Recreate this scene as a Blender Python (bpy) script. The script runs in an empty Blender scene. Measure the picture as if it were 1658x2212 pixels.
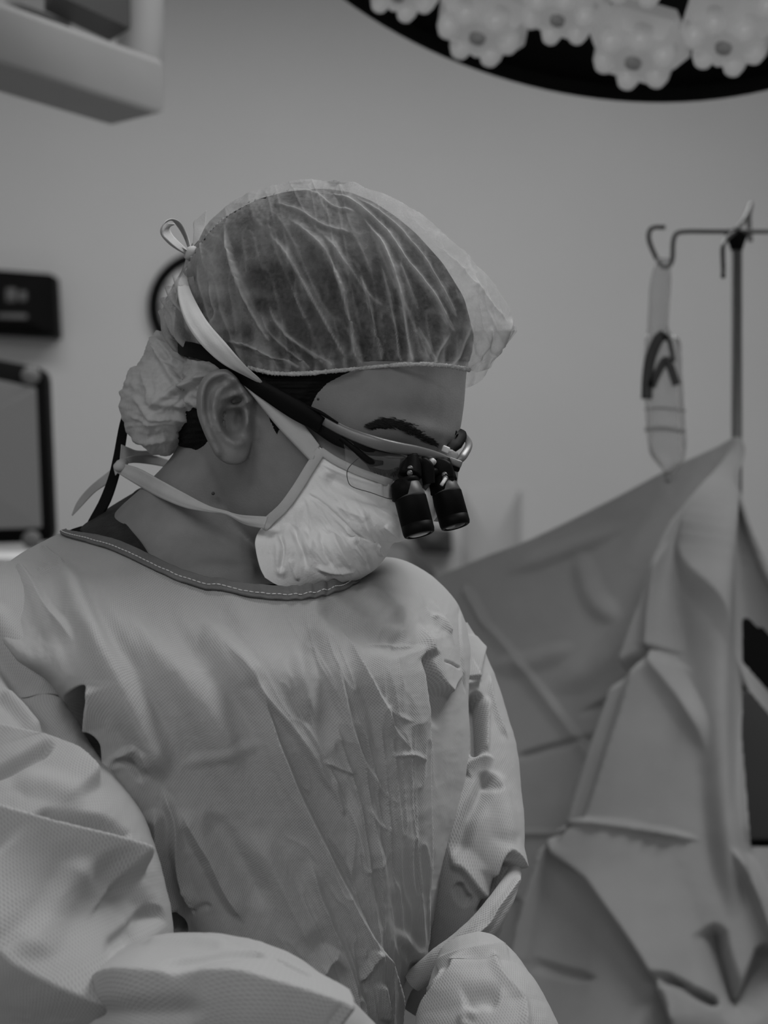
import bpy, math
import numpy as np
from mathutils import Vector, Matrix

# ------------------------------------------------------------------ camera, light, exposure
SC = bpy.context.scene
COL = SC.collection
FPX = 4444.0                      # focal length in pixels of the 1658 x 2212 frame
CZ = 1.42                         # camera height
cam_d = bpy.data.cameras.new('camera')
cam_d.lens = FPX / 2212 * 36.0
cam_d.sensor_width = 36.0
cam_d.clip_start = 0.05
cam_d.dof.use_dof = True
cam_d.dof.focus_distance = 1.27
cam_d.dof.aperture_fstop = 8.4
cam = bpy.data.objects.new('camera', cam_d)
cam.location = (0, 0, CZ)
cam.rotation_euler = (math.pi / 2, 0, 0)
COL.objects.link(cam)
SC.camera = cam
SC.view_settings.view_transform = 'Standard'
SC.view_settings.look = 'None'
SC.view_settings.gamma = 1.0
SC.view_settings.use_curve_mapping = False
SC.view_settings.exposure = 0.0
SC.cycles.max_bounces = 8
SC.cycles.transparent_max_bounces = 24
world = bpy.data.worlds.new('world')
SC.world = world
world.use_nodes = True
world.node_tree.nodes['Background'].inputs[0].default_value = (0.5, 0.5, 0.5, 1)
world.node_tree.nodes['Background'].inputs[1].default_value = 0.05


def area(name, loc, rot, sx, sy, power):
    d = bpy.data.lights.new(name, 'AREA')
    d.shape = 'RECTANGLE'
    d.size, d.size_y, d.energy = sx, sy, power
    o = bpy.data.objects.new(name, d)
    o.location, o.rotation_euler = loc, rot
    COL.objects.link(o)
    return o


# ceiling luminaires of the theatre and an added overhead key light (all outside the frame)
area('ceiling_light', (-0.1, 3.3, 2.74), (0, 0, 0), 2.0, 0.6, 20)
area('ceiling_light', (-1.1, -0.5, 2.74), (0, 0, 0), 1.2, 0.6, 18)
area('ceiling_light', (0.4, -1.0, 2.74), (0, 0, 0), 1.2, 0.6, 14)
area('overhead_key', (0.62, 1.50, 2.60), (0, math.radians(8), 0), 0.7, 0.7, 21)

# ------------------------------------------------------------------ helpers


def W(px, py, Y):
    """point seen at pixel (px, py) of the photograph, Y metres in front of the camera"""
    px, py, Y = np.broadcast_arrays(np.asarray(px, float), np.asarray(py, float), np.asarray(Y, float))
    return np.stack([(px - 829) * Y / FPX, Y, CZ + (1106 - py) * Y / FPX], -1)


def proj(V):
    return 829 + V[..., 0] / V[..., 1] * FPX, 1106 - (V[..., 2] - CZ) / V[..., 1] * FPX


def cr(pts, n):
    """Catmull-Rom through control points -> n samples"""
    P = np.asarray(pts, float)
    if P.ndim == 1:
        P = P[:, None]
    L = len(P)
    E = np.concatenate([[2 * P[0] - P[1]], P, [2 * P[-1] - P[-2]]])
    t = np.linspace(0, L - 1, n)
    i = np.minimum(t.astype(int), L - 2)
    u = (t - i)[:, None]
    a, b, c, d = E[i], E[i + 1], E[i + 2], E[i + 3]
    return 0.5 * (2 * b + (c - a) * u + (2 * a - 5 * b + 4 * c - d) * u ** 2 + (3 * b - a - 3 * c + d) * u ** 3)


def crc(pts, n):
    """closed Catmull-Rom"""
    P = np.asarray(pts, float)
    L = len(P)
    t = np.linspace(0, L, n, endpoint=False)
    i = t.astype(int)
    u = (t - i)[:, None]
    a, b, c, d = P[(i - 1) % L], P[i % L], P[(i + 1) % L], P[(i + 2) % L]
    return 0.5 * (2 * b + (c - a) * u + (2 * a - 5 * b + 4 * c - d) * u ** 2 + (3 * b - a - 3 * c + d) * u ** 3)


def itp(x, tab):
    tab = np.asarray(tab, float)
    return np.interp(x, tab[:, 0], tab[:, 1])


def sst(a, b, x):
    t = np.clip((x - a) / (b - a), 0, 1)
    return t * t * (3 - 2 * t)


def nrm(v):
    return v / np.maximum(np.linalg.norm(v, axis=-1, keepdims=True), 1e-12)


def gnormal(G, wrap=False):
    if wrap:
        du = np.roll(G, -1, 1) - np.roll(G, 1, 1)
    else:
        du = np.gradient(G, axis=1)
    dv = np.gradient(G, axis=0)
    return nrm(np.cross(du, dv))


def mesh(name, V, F, mat, parent=None, smooth=True, uv=None, attrs=None):
    """V (n,3); F list of faces or (m,4) array -> one linked mesh object"""
    me = bpy.data.meshes.new(name)
    V = np.asarray(V, float).reshape(-1, 3)
    if isinstance(F, np.ndarray):
        k = F.shape[1]
        me.vertices.add(len(V))
        me.vertices.foreach_set('co', V.astype(np.float32).ravel())
        me.loops.add(F.size)
        me.loops.foreach_set('vertex_index', F.astype(np.int32).ravel())
        me.polygons.add(len(F))
        me.polygons.foreach_set('loop_start', np.arange(0, F.size, k, dtype=np.int32))
        me.update(calc_edges=True)
    else:
        me.from_pydata(V.tolist(), [], F)
        me.update()
    me.polygons.foreach_set('use_smooth', np.full(len(me.polygons), smooth))
    if uv is not None:
        l = me.uv_layers.new(name='UVMap')
        idx = np.zeros(len(me.loops), np.int32)
        me.loops.foreach_get('vertex_index', idx)
        l.data.foreach_set('uv', np.asarray(uv, np.float32).reshape(-1, 2)[idx].ravel())
    for kname, val in (attrs or {}).items():
        at = me.attributes.new(kname, 'FLOAT', 'POINT')
        at.data.foreach_set('value', np.asarray(val, np.float32).ravel())
    me.materials.append(mat)
    o = bpy.data.objects.new(name, me)
    COL.objects.link(o)
    if parent is not None:
        o.parent = parent
        o.matrix_parent_inverse = PINV.get(parent.name, Matrix.Identity(4))
    return o


PINV = {}


def thing(name, label, cat, loc, group=None):
    o = bpy.data.objects.new(name, None)
    o.empty_display_size = 0.05
    o.location = loc
    COL.objects.link(o)
    tag(o, label, cat, group)
    PINV[o.name] = Matrix.Translation(-Vector(loc))
    return o


def tag(o, label, cat, group=None):
    o['label'] = label
    o['category'] = cat
    if group:
        o['group'] = group
    return o


def struct(o):
    o['kind'] = 'structure'
    return o


def gfaces(r, c, wrap=False, off=0):
    i = np.arange(r - 1)[:, None]
    j = np.arange(c if wrap else c - 1)[None, :]
    a = i * c + j
    b = i * c + (j + 1) % c
    return (np.stack([a, b, b + c, a + c], -1).reshape(-1, 4) + off)


def joinp(parts):
    """[(V,F)] -> one V, list F"""
    Vs, Fs, n = [], [], 0
    for V, F in parts:
        V = np.asarray(V, float).reshape(-1, 3)
        Vs.append(V)
        Fs += [tuple(int(i) + n for i in f) for f in F]
        n += len(V)
    return np.concatenate(Vs), Fs


def closed_loft(G):
    """rings (r,c,3) -> closed solid (V, list F)"""
    r, c = G.shape[:2]
    V = G.reshape(-1, 3)
    F = [tuple(f) for f in gfaces(r, c, True)]
    n = len(V)
    V = np.concatenate([V, [G[0].mean(0), G[-1].mean(0)]])
    for j in range(c):
        F.append((n, (j + 1) % c, j))
        F.append((n + 1, (r - 1) * c + j, (r - 1) * c + (j + 1) % c))
    return V, F


def shell(G, th):
    """open grid -> closed thin shell (V, quad array)"""
    r, c = G.shape[:2]
    N = gnormal(G)
    A, B = G + N * th / 2, G - N * th / 2
    n = r * c
    F = [gfaces(r, c)[:, ::-1], gfaces(r, c, off=n)]
    idx = np.concatenate([np.arange(c), np.arange(1, r) * c + c - 1,
                          (r - 1) * c + np.arange(c - 2, -1, -1), np.arange(r - 2, 0, -1) * c])
    nx = np.roll(idx, -1)
    F.append(np.stack([idx, nx, nx + n, idx + n], -1))
    return np.concatenate([A.reshape(-1, 3), B.reshape(-1, 3)]), np.concatenate(F)


def guv(G, wrap=False):
    """arc length uv in metres"""
    du = np.linalg.norm(np.diff(G, axis=1), axis=-1).mean(0)
    dv = np.linalg.norm(np.diff(G, axis=0), axis=-1).mean(1)
    u = np.concatenate([[0], np.cumsum(du)])
    v = np.concatenate([[0], np.cumsum(dv)])
    return np.stack(np.meshgrid(u, v), -1)


def tube(pts, rad, n=12, seg=None, flat=1.0, up=(0, 0, 1)):
    """solid tube along points (m,3); rad scalar or list"""
    P = np.asarray(pts, float)
    m = seg or len(P)
    R = np.broadcast_to(np.asarray(rad, float), (len(P),))
    if m != len(P) or seg:
        R = np.interp(np.linspace(0, len(P) - 1, m), np.arange(len(P)), R)
        P = cr(P, m) if len(P) > 2 else P[0] + (P[-1] - P[0]) * np.linspace(0, 1, m)[:, None]
    T = nrm(np.gradient(P, axis=0))
    u = np.array(up, float)
    U = []
    prev = nrm(u - T[0] * (u @ T[0])) if abs(u @ T[0]) < .95 else nrm(np.cross(T[0], [1.0, 0.2, 0.1]))
    for t in T:
        prev = nrm(prev - t * (prev @ t))
        U.append(prev)
    U = np.array(U)
    B = np.cross(T, U)
    a = np.linspace(0, 2 * np.pi, n, endpoint=False)
    G = P[:, None] + R[:, None, None] * (np.cos(a)[None, :, None] * U[:, None] + flat * np.sin(a)[None, :, None] * B[:, None])
    return closed_loft(G)


def box(c, s, rot=None, bev=0.0):
    """box with bevelled edges; c centre, s full size, rot 3x3"""
    b = min(bev, min(s) * .45)
    h = np.array(s, float) / 2
    V, F = [], []
    if b <= 0:
        V = [(x, y, z) for x in (-h[0], h[0]) for y in (-h[1], h[1]) for z in (-h[2], h[2])]
        F = [(0, 1, 3, 2), (4, 6, 7, 5), (0, 4, 5, 1), (2, 3, 7, 6), (0, 2, 6, 4), (1, 5, 7, 3)]
    else:
        import bmesh
        bm = bmesh.new()
        bmesh.ops.create_cube(bm, size=1)
        bmesh.ops.scale(bm, vec=Vector(s), verts=bm.verts)
        bmesh.ops.bevel(bm, geom=list(bm.edges), offset=b, segments=2, affect='EDGES', profile=.6)
        bm.verts.index_update()
        V = [tuple(v.co) for v in bm.verts]
        F = [tuple(v.index for v in f.verts) for f in bm.faces]
        bm.free()
    V = np.array(V)
    if rot is not None:
        V = V @ np.asarray(rot).T
    return V + np.asarray(c, float), F


def fdist(x, y, P):
    """signed distance (negative: image left of a line drawn downwards, below one drawn rightwards) and position along it"""
    d2 = np.full(x.shape, 1e12)
    sg = np.ones(x.shape)
    sp = np.zeros(x.shape)
    seg = np.linalg.norm(np.diff(P, axis=0), axis=1)
    cum = np.concatenate([[0], np.cumsum(seg)])
    for k in range(len(P) - 1):
        ax, ay = P[k]
        bx, by = P[k + 1] - P[k]
        L2 = bx * bx + by * by + 1e-9
        t = np.clip(((x - ax) * bx + (y - ay) * by) / L2, 0, 1)
        ex, ey = x - ax - t * bx, y - ay - t * by
        dd = ex * ex + ey * ey
        m = dd < d2
        d2 = np.where(m, dd, d2)
        sg = np.where(m, np.where(bx * ey - by * ex >= 0, -1.0, 1.0), sg)
        sp = np.where(m, (cum[k] + t * seg[k]) / cum[-1], sp)
    return np.sqrt(d2) * sg, sp


def folds(px, py, L):
    """sum of fold profiles; each (polyline, height_mm, width_left/below, width_right/above, kind[, taper0, taper1])
    kind 's' sharp crest, 'r' round"""
    out = np.zeros(px.shape)
    for f in L:
        pts, h, wl, wr, kind = f[:5]
        t0, t1 = (f[5], f[6]) if len(f) > 6 else (.25, .25)
        P = cr(pts, max(2, 5 * (len(pts) - 1) + 1)) if len(pts) > 2 else np.asarray(pts, float)
        w = max(wl, wr)
        lo, hi = P.min(0) - w, P.max(0) + w
        m = (px > lo[0]) & (px < hi[0]) & (py > lo[1]) & (py < hi[1])
        if not m.any():
            continue
        d, s = fdist(px[m], py[m], P)
        tp = np.ones_like(s)
        if t0 > 0:
            tp *= sst(0, t0, s)
        if t1 > 0:
            tp *= sst(0, t1, 1 - s)
        if kind == 's' and min(wl, wr) < 14 and max(wl, wr) > 2.5 * min(wl, wr):
            h = h * .75
            wl, wr = max(wl, 13), max(wr, 13)
        nw = .25 + .75 * np.sqrt(tp)
        x = np.clip(np.where(d >= 0, d / wr, -d / wl) / nw, 0, 1)
        if kind == 's':
            g = (1 - x) ** 1.6
        elif kind == 'c':
            g = (1 - x) ** 2.6
        else:
            g = (0.5 + 0.5 * np.cos(np.pi * x)) ** 1.2
        out[m] += h * .001 * g * tp
    return out


_rng = np.random.default_rng(7)
_tab = _rng.random((64, 64))


def vnoise(x, y):
    """smooth value noise, period 64"""
    i, j = np.floor(x).astype(int), np.floor(y).astype(int)
    u, v = x - i, y - j
    u, v = u * u * (3 - 2 * u), v * v * (3 - 2 * v)
    g = lambda a, b: _tab[a % 64, b % 64]
    return (g(i, j) * (1 - u) * (1 - v) + g(i + 1, j) * u * (1 - v) + g(i, j + 1) * (1 - u) * v + g(i + 1, j + 1) * u * v)


def crumple(x, y):
    """creased sheet: ridged noise in several octaves, 0..1"""
    s, a = 0, 1.0
    for k in range(4):
        s = s + a * (1 - np.abs(2 * vnoise(x * 2 ** k + 7 * k, y * 2 ** k + 13 * k) - 1))
        a *= .5
    return s / 1.875


def ridge(x, y, k=5):
    """thin creased lines, 0..1"""
    return (1 - np.abs(2 * vnoise(x, y) - 1)) ** k


# ------------------------------------------------------------------ materials (all greys: the picture is monochrome)
def nt(m):
    return m.node_tree.nodes, m.node_tree.links


def mat(name, v, rough=.6, metal=0.0, spec=.3, noise=0.0, nscale=40, bump=0.0, bscale=200, emis=0.0, sheen=0.0, coat=0.0):
    m = bpy.data.materials.new(name)
    m.use_nodes = True
    N, L = nt(m)
    b = N['Principled BSDF']
    b.inputs['Base Color'].default_value = (v, v, v, 1)
    b.inputs['Roughness'].default_value = rough
    b.inputs['Metallic'].default_value = metal
    b.inputs['Specular IOR Level'].default_value = spec
    b.inputs['Sheen Weight'].default_value = sheen
    b.inputs['Coat Weight'].default_value = coat
    if emis:
        b.inputs['Emission Color'].default_value = (1, 1, 1, 1)
        b.inputs['Emission Strength'].default_value = emis
    tc = N.new('ShaderNodeTexCoord')
    if noise:
        t = N.new('ShaderNodeTexNoise')
        t.inputs['Scale'].default_value = nscale
        t.inputs['Detail'].default_value = 5
        L.new(tc.outputs['Object'], t.inputs['Vector'])
        mr = N.new('ShaderNodeMapRange')
        mr.inputs['From Min'].default_value, mr.inputs['From Max'].default_value = .3, .7
        mr.inputs['To Min'].default_value, mr.inputs['To Max'].default_value = v * (1 - noise), v * (1 + noise)
        L.new(t.outputs['Fac'], mr.inputs['Value'])
        L.new(mr.outputs[0], b.inputs['Base Color'])
    if bump:
        t = N.new('ShaderNodeTexNoise')
        t.inputs['Scale'].default_value = bscale
        t.inputs['Detail'].default_value = 4
        L.new(tc.outputs['Object'], t.inputs['Vector'])
        bp = N.new('ShaderNodeBump')
        bp.inputs['Strength'].default_value = bump
        bp.inputs['Distance'].default_value = .002
        L.new(t.outputs['Fac'], bp.inputs['Height'])
        L.new(bp.outputs[0], b.inputs['Normal'])
    return m


def math_node(N, L, op, a, b=None):
    n = N.new('ShaderNodeMath')
    n.operation = op
    for i, s in enumerate((a, b)):
        if s is None:
            continue
        if isinstance(s, (int, float)):
            n.inputs[i].default_value = s
        else:
            L.new(s, n.inputs[i])
    return n.outputs[0]


def nonwoven(name, v, pitch=.0016, depth=.32, rough=.75, trans=.15):
    """spun-bond cloth: a fine diagonal grid of embossed dots in uv metres"""
    m = mat(name, v, rough, spec=.2, sheen=.15)
    N, L = nt(m)
    b = N['Principled BSDF']
    uv = N.new('ShaderNodeUVMap')
    sep = N.new('ShaderNodeSeparateXYZ')
    L.new(uv.outputs[0], sep.inputs[0])
    k = 2 * math.pi / pitch
    p = math_node(N, L, 'ADD', sep.outputs[0], math_node(N, L, 'MULTIPLY', sep.outputs[1], .58))
    q = math_node(N, L, 'SUBTRACT', sep.outputs[0], math_node(N, L, 'MULTIPLY', sep.outputs[1], .58))
    sp = math_node(N, L, 'SINE', math_node(N, L, 'MULTIPLY', p, k * .5))
    sq = math_node(N, L, 'SINE', math_node(N, L, 'MULTIPLY', q, k * .5))
    h = math_node(N, L, 'ABSOLUTE', math_node(N, L, 'MULTIPLY', sp, sq))
    t = N.new('ShaderNodeTexNoise')
    t.inputs['Scale'].default_value = 9
    L.new(uv.outputs[0], t.inputs['Vector'])
    amt = math_node(N, L, 'MULTIPLY', t.outputs['Fac'], depth * 1.6)
    f = math_node(N, L, 'SUBTRACT', 1.0 + depth * .3, math_node(N, L, 'MULTIPLY', h, amt))
    c = math_node(N, L, 'MULTIPLY', f, v)
    L.new(c, b.inputs['Base Color'])
    bp = N.new('ShaderNodeBump')
    bp.inputs['Strength'].default_value = .35
    bp.inputs['Distance'].default_value = .0006
    L.new(math_node(N, L, 'SUBTRACT', 1, h), bp.inputs['Height'])
    L.new(bp.outputs[0], b.inputs['Normal'])
    return m


def veil(name, v, a0, a1):
    """thin translucent cloth; point attribute 'dens' 0..1 gives how many layers lie over each other"""
    m = bpy.data.materials.new(name)
    m.use_nodes = True
    N, L = nt(m)
    N.remove(N['Principled BSDF'])
    out = N['Material Output']
    d = N.new('ShaderNodeBsdfDiffuse')
    d.inputs[0].default_value = (v, v, v, 1)
    tr = N.new('ShaderNodeBsdfTranslucent')
    tr.inputs[0].default_value = (v, v, v, 1)
    mx = N.new('ShaderNodeMixShader')
    mx.inputs[0].default_value = .35
    L.new(d.outputs[0], mx.inputs[1])
    L.new(tr.outputs[0], mx.inputs[2])
    tp = N.new('ShaderNodeBsdfTransparent')
    at = N.new('ShaderNodeAttribute')
    at.attribute_name = 'dens'
    tc = N.new('ShaderNodeTexCoord')
    t = N.new('ShaderNodeTexNoise')
    t.inputs['Scale'].default_value = 420
    t.inputs['Detail'].default_value = 3
    L.new(tc.outputs['Object'], t.inputs['Vector'])
    t2 = N.new('ShaderNodeTexNoise')
    t2.inputs['Scale'].default_value = 70
    t2.inputs['Detail'].default_value = 4
    L.new(tc.outputs['Object'], t2.inputs['Vector'])
    al = math_node(N, L, 'ADD', math_node(N, L, 'MULTIPLY', at.outputs['Fac'], a1 - a0), a0)
    al = math_node(N, L, 'ADD', al, math_node(N, L, 'MULTIPLY', math_node(N, L, 'SUBTRACT', t.outputs['Fac'], .5), .25))
    al = math_node(N, L, 'ADD', al, math_node(N, L, 'MULTIPLY', math_node(N, L, 'SUBTRACT', t2.outputs['Fac'], .5), .22))
    cl = N.new('ShaderNodeClamp')
    L.new(al, cl.inputs[0])
    mm = N.new('ShaderNodeMixShader')
    L.new(cl.outputs[0], mm.inputs[0])
    L.new(tp.outputs[0], mm.inputs[1])
    L.new(mx.outputs[0], mm.inputs[2])
    L.new(mm.outputs[0], out.inputs[0])
    return m


def clear(name, v, alpha, rough=.1):
    """clear plastic or glass: mostly see-through with a gloss"""
    m = bpy.data.materials.new(name)
    m.use_nodes = True
    N, L = nt(m)
    N.remove(N['Principled BSDF'])
    out = N['Material Output']
    tp = N.new('ShaderNodeBsdfTransparent')
    d = N.new('ShaderNodeBsdfDiffuse')
    d.inputs[0].default_value = (v, v, v, 1)
    g = N.new('ShaderNodeBsdfGlossy')
    g.inputs[0].default_value = (.9, .9, .9, 1)
    g.inputs[1].default_value = rough
    a = N.new('ShaderNodeMixShader')
    a.inputs[0].default_value = alpha
    L.new(tp.outputs[0], a.inputs[1])
    L.new(d.outputs[0], a.inputs[2])
    fr = N.new('ShaderNodeFresnel')
    fr.inputs[0].default_value = 1.35
    b = N.new('ShaderNodeMixShader')
    L.new(fr.outputs[0], b.inputs[0])
    L.new(a.outputs[0], b.inputs[1])
    L.new(g.outputs[0], b.inputs[2])
    L.new(b.outputs[0], out.inputs[0])
    return m


def skin_mat():
    m = mat('skin', .205, .5, spec=.35, noise=.10, nscale=55, bump=.12, bscale=900)
    b = m.node_tree.nodes['Principled BSDF']
    b.inputs['Subsurface Weight'].default_value = .08
    b.inputs['Subsurface Radius'].default_value = (.01, .01, .01)
    b.inputs['Subsurface Scale'].default_value = .3
    return m


M = dict(
    wall=mat('wall_paint', .56, .8, noise=.02, nscale=3),
    ceiling=mat('ceiling_paint', .6, .9, noise=.02, nscale=3),
    floor=mat('vinyl_floor', .3, .4, noise=.05, nscale=12),
    skin=skin_mat(),
    hair=mat('black_hair', .006, .8, spec=.1, bump=.4, bscale=500),
    gown=nonwoven('gown_cloth', .35),
    binding=mat('gown_binding', .13, .75, spec=.2, noise=.12, nscale=60, bump=.3, bscale=300),
    thread=mat('thread', .55, .8),
    maskm=mat('mask_cloth', .76, .85, spec=.15, noise=.04, nscale=60, bump=.15, bscale=900),
    tie=mat('tie_cloth', .44, .8, spec=.15, noise=.04, nscale=80, bump=.1, bscale=900),
    cap=veil('cap_cloth', .48, .18, .95),
    capband=mat('cap_elastic', .42, .85, noise=.2, nscale=500, bump=.6, bscale=900),
    scrub=mat('dark_scrub_cloth', .018, .85, noise=.3, nscale=120, bump=.3, bscale=600),
    black=mat('black_plastic', .004, .5, spec=.08),
    brow=mat('brow_hair', .02, .8, spec=.1),
    matte=mat('black_matte', .004, .7, spec=.1),
    barrel=mat('barrel_black', .003, .5, spec=.06),
    cone=mat('barrel_cone_grey', .05, .45, spec=.4),
    metal=mat('grey_frame', .16, .38, metal=.35, spec=.5),
    steel=mat('dull_steel', .09, .4, metal=.6),
    lens=clear('clear_lens', .3, .05, .05),
    drape=mat('drape_cloth', .32, .8, spec=.2, noise=.04, nscale=25, bump=.1, bscale=300),
    pale=mat('pale_plastic', .38, .5, spec=.3, noise=.03, nscale=10),
    mid=mat('mid_grey_plastic', .2, .6, noise=.05, nscale=10),
    dark=mat('dark_grey_plastic', .06, .5, noise=.05, nscale=10),
    white=mat('white_enamel', .68, .5, noise=.02, nscale=10),
    screen=mat('dim_screen', .05, .3, emis=.075),
    glow=mat('display_segments', .05, .5, emis=.03),
    bag=clear('clear_bag', .36, .30, .35),
    ink=mat('printed_ink', .06, .7),
)


def lamp_lens_mat():
    m = mat('lit_lens', .5, .18, spec=.6, emis=.10)
    return m


M['lamplens'] = lamp_lens_mat()

# ------------------------------------------------------------------ the room
X0, X1, Y0, Y1, ZC = -2.4, 2.4, -1.6, 4.6, 2.8


def slab(name, lo, hi, m):
    lo, hi = np.array(lo, float), np.array(hi, float)
    V, F = box((lo + hi) / 2, hi - lo)
    return struct(mesh(name, V, F, m, smooth=False))


slab('floor', (X0 - .1, Y0 - .1, -.1), (X1 + .1, Y1 + .1, 0), M['floor'])
slab('ceiling', (X0 - .1, Y0 - .1, ZC), (X1 + .1, Y1 + .1, ZC + .1), M['ceiling'])
slab('wall_back', (X0 - .1, Y1, 0), (X1 + .1, Y1 + .1, ZC), M['wall'])
slab('wall_front', (X0 - .1, Y0 - .1, 0), (X1 + .1, Y0, ZC), M['wall'])
slab('wall_left', (X0 - .1, Y0, 0), (X0, Y1, ZC), M['wall'])
slab('wall_right', (X1, Y0, 0), (X1 + .1, Y1, ZC), M['wall'])

# ------------------------------------------------------------------ behind the surgeon
def frame_axes(n, up=(0, 0, 1)):
    n = nrm(np.array(n, float))
    u = nrm(np.cross(np.array(up, float), n))
    return u, np.cross(n, u), n


# --- big drape hung over the pole
DR_TOP = [(800, 1290, 2.42), (870, 1265, 2.42), (960, 1238, 2.40), (1060, 1198, 2.37), (1150, 1163, 2.35), (1300, 1090, 2.32),
          (1440, 1016, 2.29), (1545, 966, 2.27), (1588, 945, 2.255), (1606, 962, 2.25), (1640, 1075, 2.22), (1690, 1215, 2.18), (1790, 1400, 2.12)]
DR_BOT = [(790, 2.36), (840, 2.36), (890, 2.34), (980, 2.31), (1060, 2.30), (1150, 2.28), (1230, 2.22), (1290, 2.14),
          (1400, 2.09), (1560, 2.07), (1680, 2.08), (1770, 2.08), (1860, 2.08)]


def build_drape():
    nc, nr = 420, 420
    top = cr(DR_TOP, nc)
    bot = cr(DR_BOT, nc)
    s = np.linspace(0, 1, nr)[:, None]
    px = top[:, 0] * (1 - s) + bot[:, 0] * s
    py = top[:, 1] * (1 - s) + 2420 * s
    Y = top[:, 2] * (1 - s ** 1.2) + bot[:, 1] * s ** 1.2
    G = W(px, py, Y)
    N = gnormal(G)
    if N[nr // 2, nc // 2, 1] > 0:
        N = -N
    L = [
        # the cone that falls from the pole
        ([(1592, 955), (1545, 1060), (1490, 1190), (1440, 1390), (1385, 1600), (1315, 1840), (1265, 2100), (1250, 2420)], 70, 26, 230, 's', .18, 0),
        ([(1592, 955), (1570, 1150), (1560, 1400), (1565, 1700), (1590, 2000)], 26, 60, 50, 'r', .2, .2),
        ([(1600, 960), (1640, 1090), (1690, 1240), (1760, 1400)], 18, 40, 40, 'r', .2, 0),
        ([(1530, 1180), (1560, 1310), (1600, 1440), (1660, 1570), (1720, 1680)], 12, 26, 60, 's', .2, 0),
        ([(1500, 1190), (1490, 1290), (1480, 1400), (1476, 1430)], 20, 30, 40, 's', .3, .05),
        ([(1472, 1425), (1430, 1600), (1380, 1800), (1340, 1960)], 26, 30, 60, 's', .05, .3),
        ([(1478, 1425), (1510, 1540), (1530, 1640)], 16, 30, 22, 's', .05, .4),
        ([(1480, 1430), (1400, 1485), (1310, 1520), (1240, 1545)], -22, 20, 34, 'r', .05, .4),
        # shallow packing creases
        ([(1040, 1330), (1130, 1440), (1230, 1570), (1340, 1715)], 9, 34, 9, 's', .1, .1),
        ([(1110, 1640), (1230, 1605), (1320, 1585), (1380, 1570)], -7, 12, 16, 'r', .1, .2),
        ([(1060, 1800), (1180, 1800), (1270, 1803)], 7, 10, 12, 's', .2, .2),
        ([(1055, 1440), (1150, 1425), (1250, 1390)], 6, 40, 30, 'r', .2, .3),
        ([(1000, 1260), (1030, 1310), (1060, 1370)], 9, 16, 16, 'r', .2, .3),
        ([(1080, 1240), (1240, 1180), (1360, 1130)], 7, 30, 40, 'r', .3, .3),
        ([(1250, 1180), (1280, 1290), (1350, 1350)], 7, 40, 40, 'r', .3, .3),
        # lower folds
        ([(1265, 1802), (1330, 1812), (1410, 1806), (1520, 1818)], 16, 7, 16, 's', .2, .25),
        ([(1322, 1812), (1360, 1880), (1400, 2000), (1440, 2120), (1470, 2220), (1490, 2300)], 36, 14, 110, 's', .08, .2),
        ([(1322, 1812), (1300, 1880), (1280, 1990), (1262, 2120), (1255, 2300)], 34, 18, 70, 's', .1, 0),
        ([(1200, 1870), (1270, 1878), (1310, 1872)], 16, 8, 50, 's', .3, .1),
        ([(1130, 1900), (1160, 1990), (1175, 2100), (1180, 2260)], 20, 40, 26, 'r', .2, 0),
        ([(1245, 1960), (1225, 2080), (1205, 2240), (1190, 2400)], -55, 34, 40, 'r', .25, 0),
        ([(1100, 1940), (1130, 1935), (1150, 1960)], 8, 10, 16, 's', .3, .3),
        ([(1540, 1990), (1560, 2080), (1600, 2160), (1640, 2090), (1660, 2030)], -34, 60, 30, 's', .1, .1),
        ([(1578, 1835), (1620, 1920), (1660, 2020), (1720, 2140)], 24, 14, 40, 's', .15, 0),
        ([(1430, 2110), (1500, 2150), (1560, 2175)], -28, 20, 22, 'r', .2, .2),
        ([(1455, 2130), (1470, 2200), (1460, 2300)], 22, 22, 60, 's', .1, .1),
        ([(1270, 2090), (1310, 2120), (1350, 2130)], -10, 18, 22, 'r', .2, .3),
        ([(1620, 1500), (1610, 1700), (1620, 1850)], 12, 26, 26, 'r', .2, .2),
        ([(1400, 1300), (1310, 1420), (1180, 1500)], 7, 50, 50, 'r', .3, .3),
    ]
    D = folds(px, py, L) + .004 * (vnoise(px / 90, py / 130) - .5) + .002 * (crumple(px / 160, py / 160) - .5)
    G = G + N * D[..., None]
    V, F = shell(G, .002)
    # the gap where the cloth parts, on the right
    ctr = V[F].mean(1)
    gx, gy = proj(ctr)
    gap = (gx > 1602 + (gy > 1600) * (gy - 1600) * .08) & (gy > 1345 + 10 * np.cos(gx / 9)) & (gy < 1830) & (gx < 1605 + 10 + (gy - 1320) * .9)
    keep = ~(gap & ~((gy < (gx - 1598) * 1.16 + 1470) & (gy > (gx - 1598) * 1.16 + 1424)))
    o = mesh('surgical_drape', V, F[keep], M['drape'])
    tag(o, 'large dark grey surgical drape hanging in folds from the drip pole', 'drape')


build_drape()

# --- drip pole with hooks
PY = 2.255


def wx(px, py, Y=PY):
    return W(px, py, Y)


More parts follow.
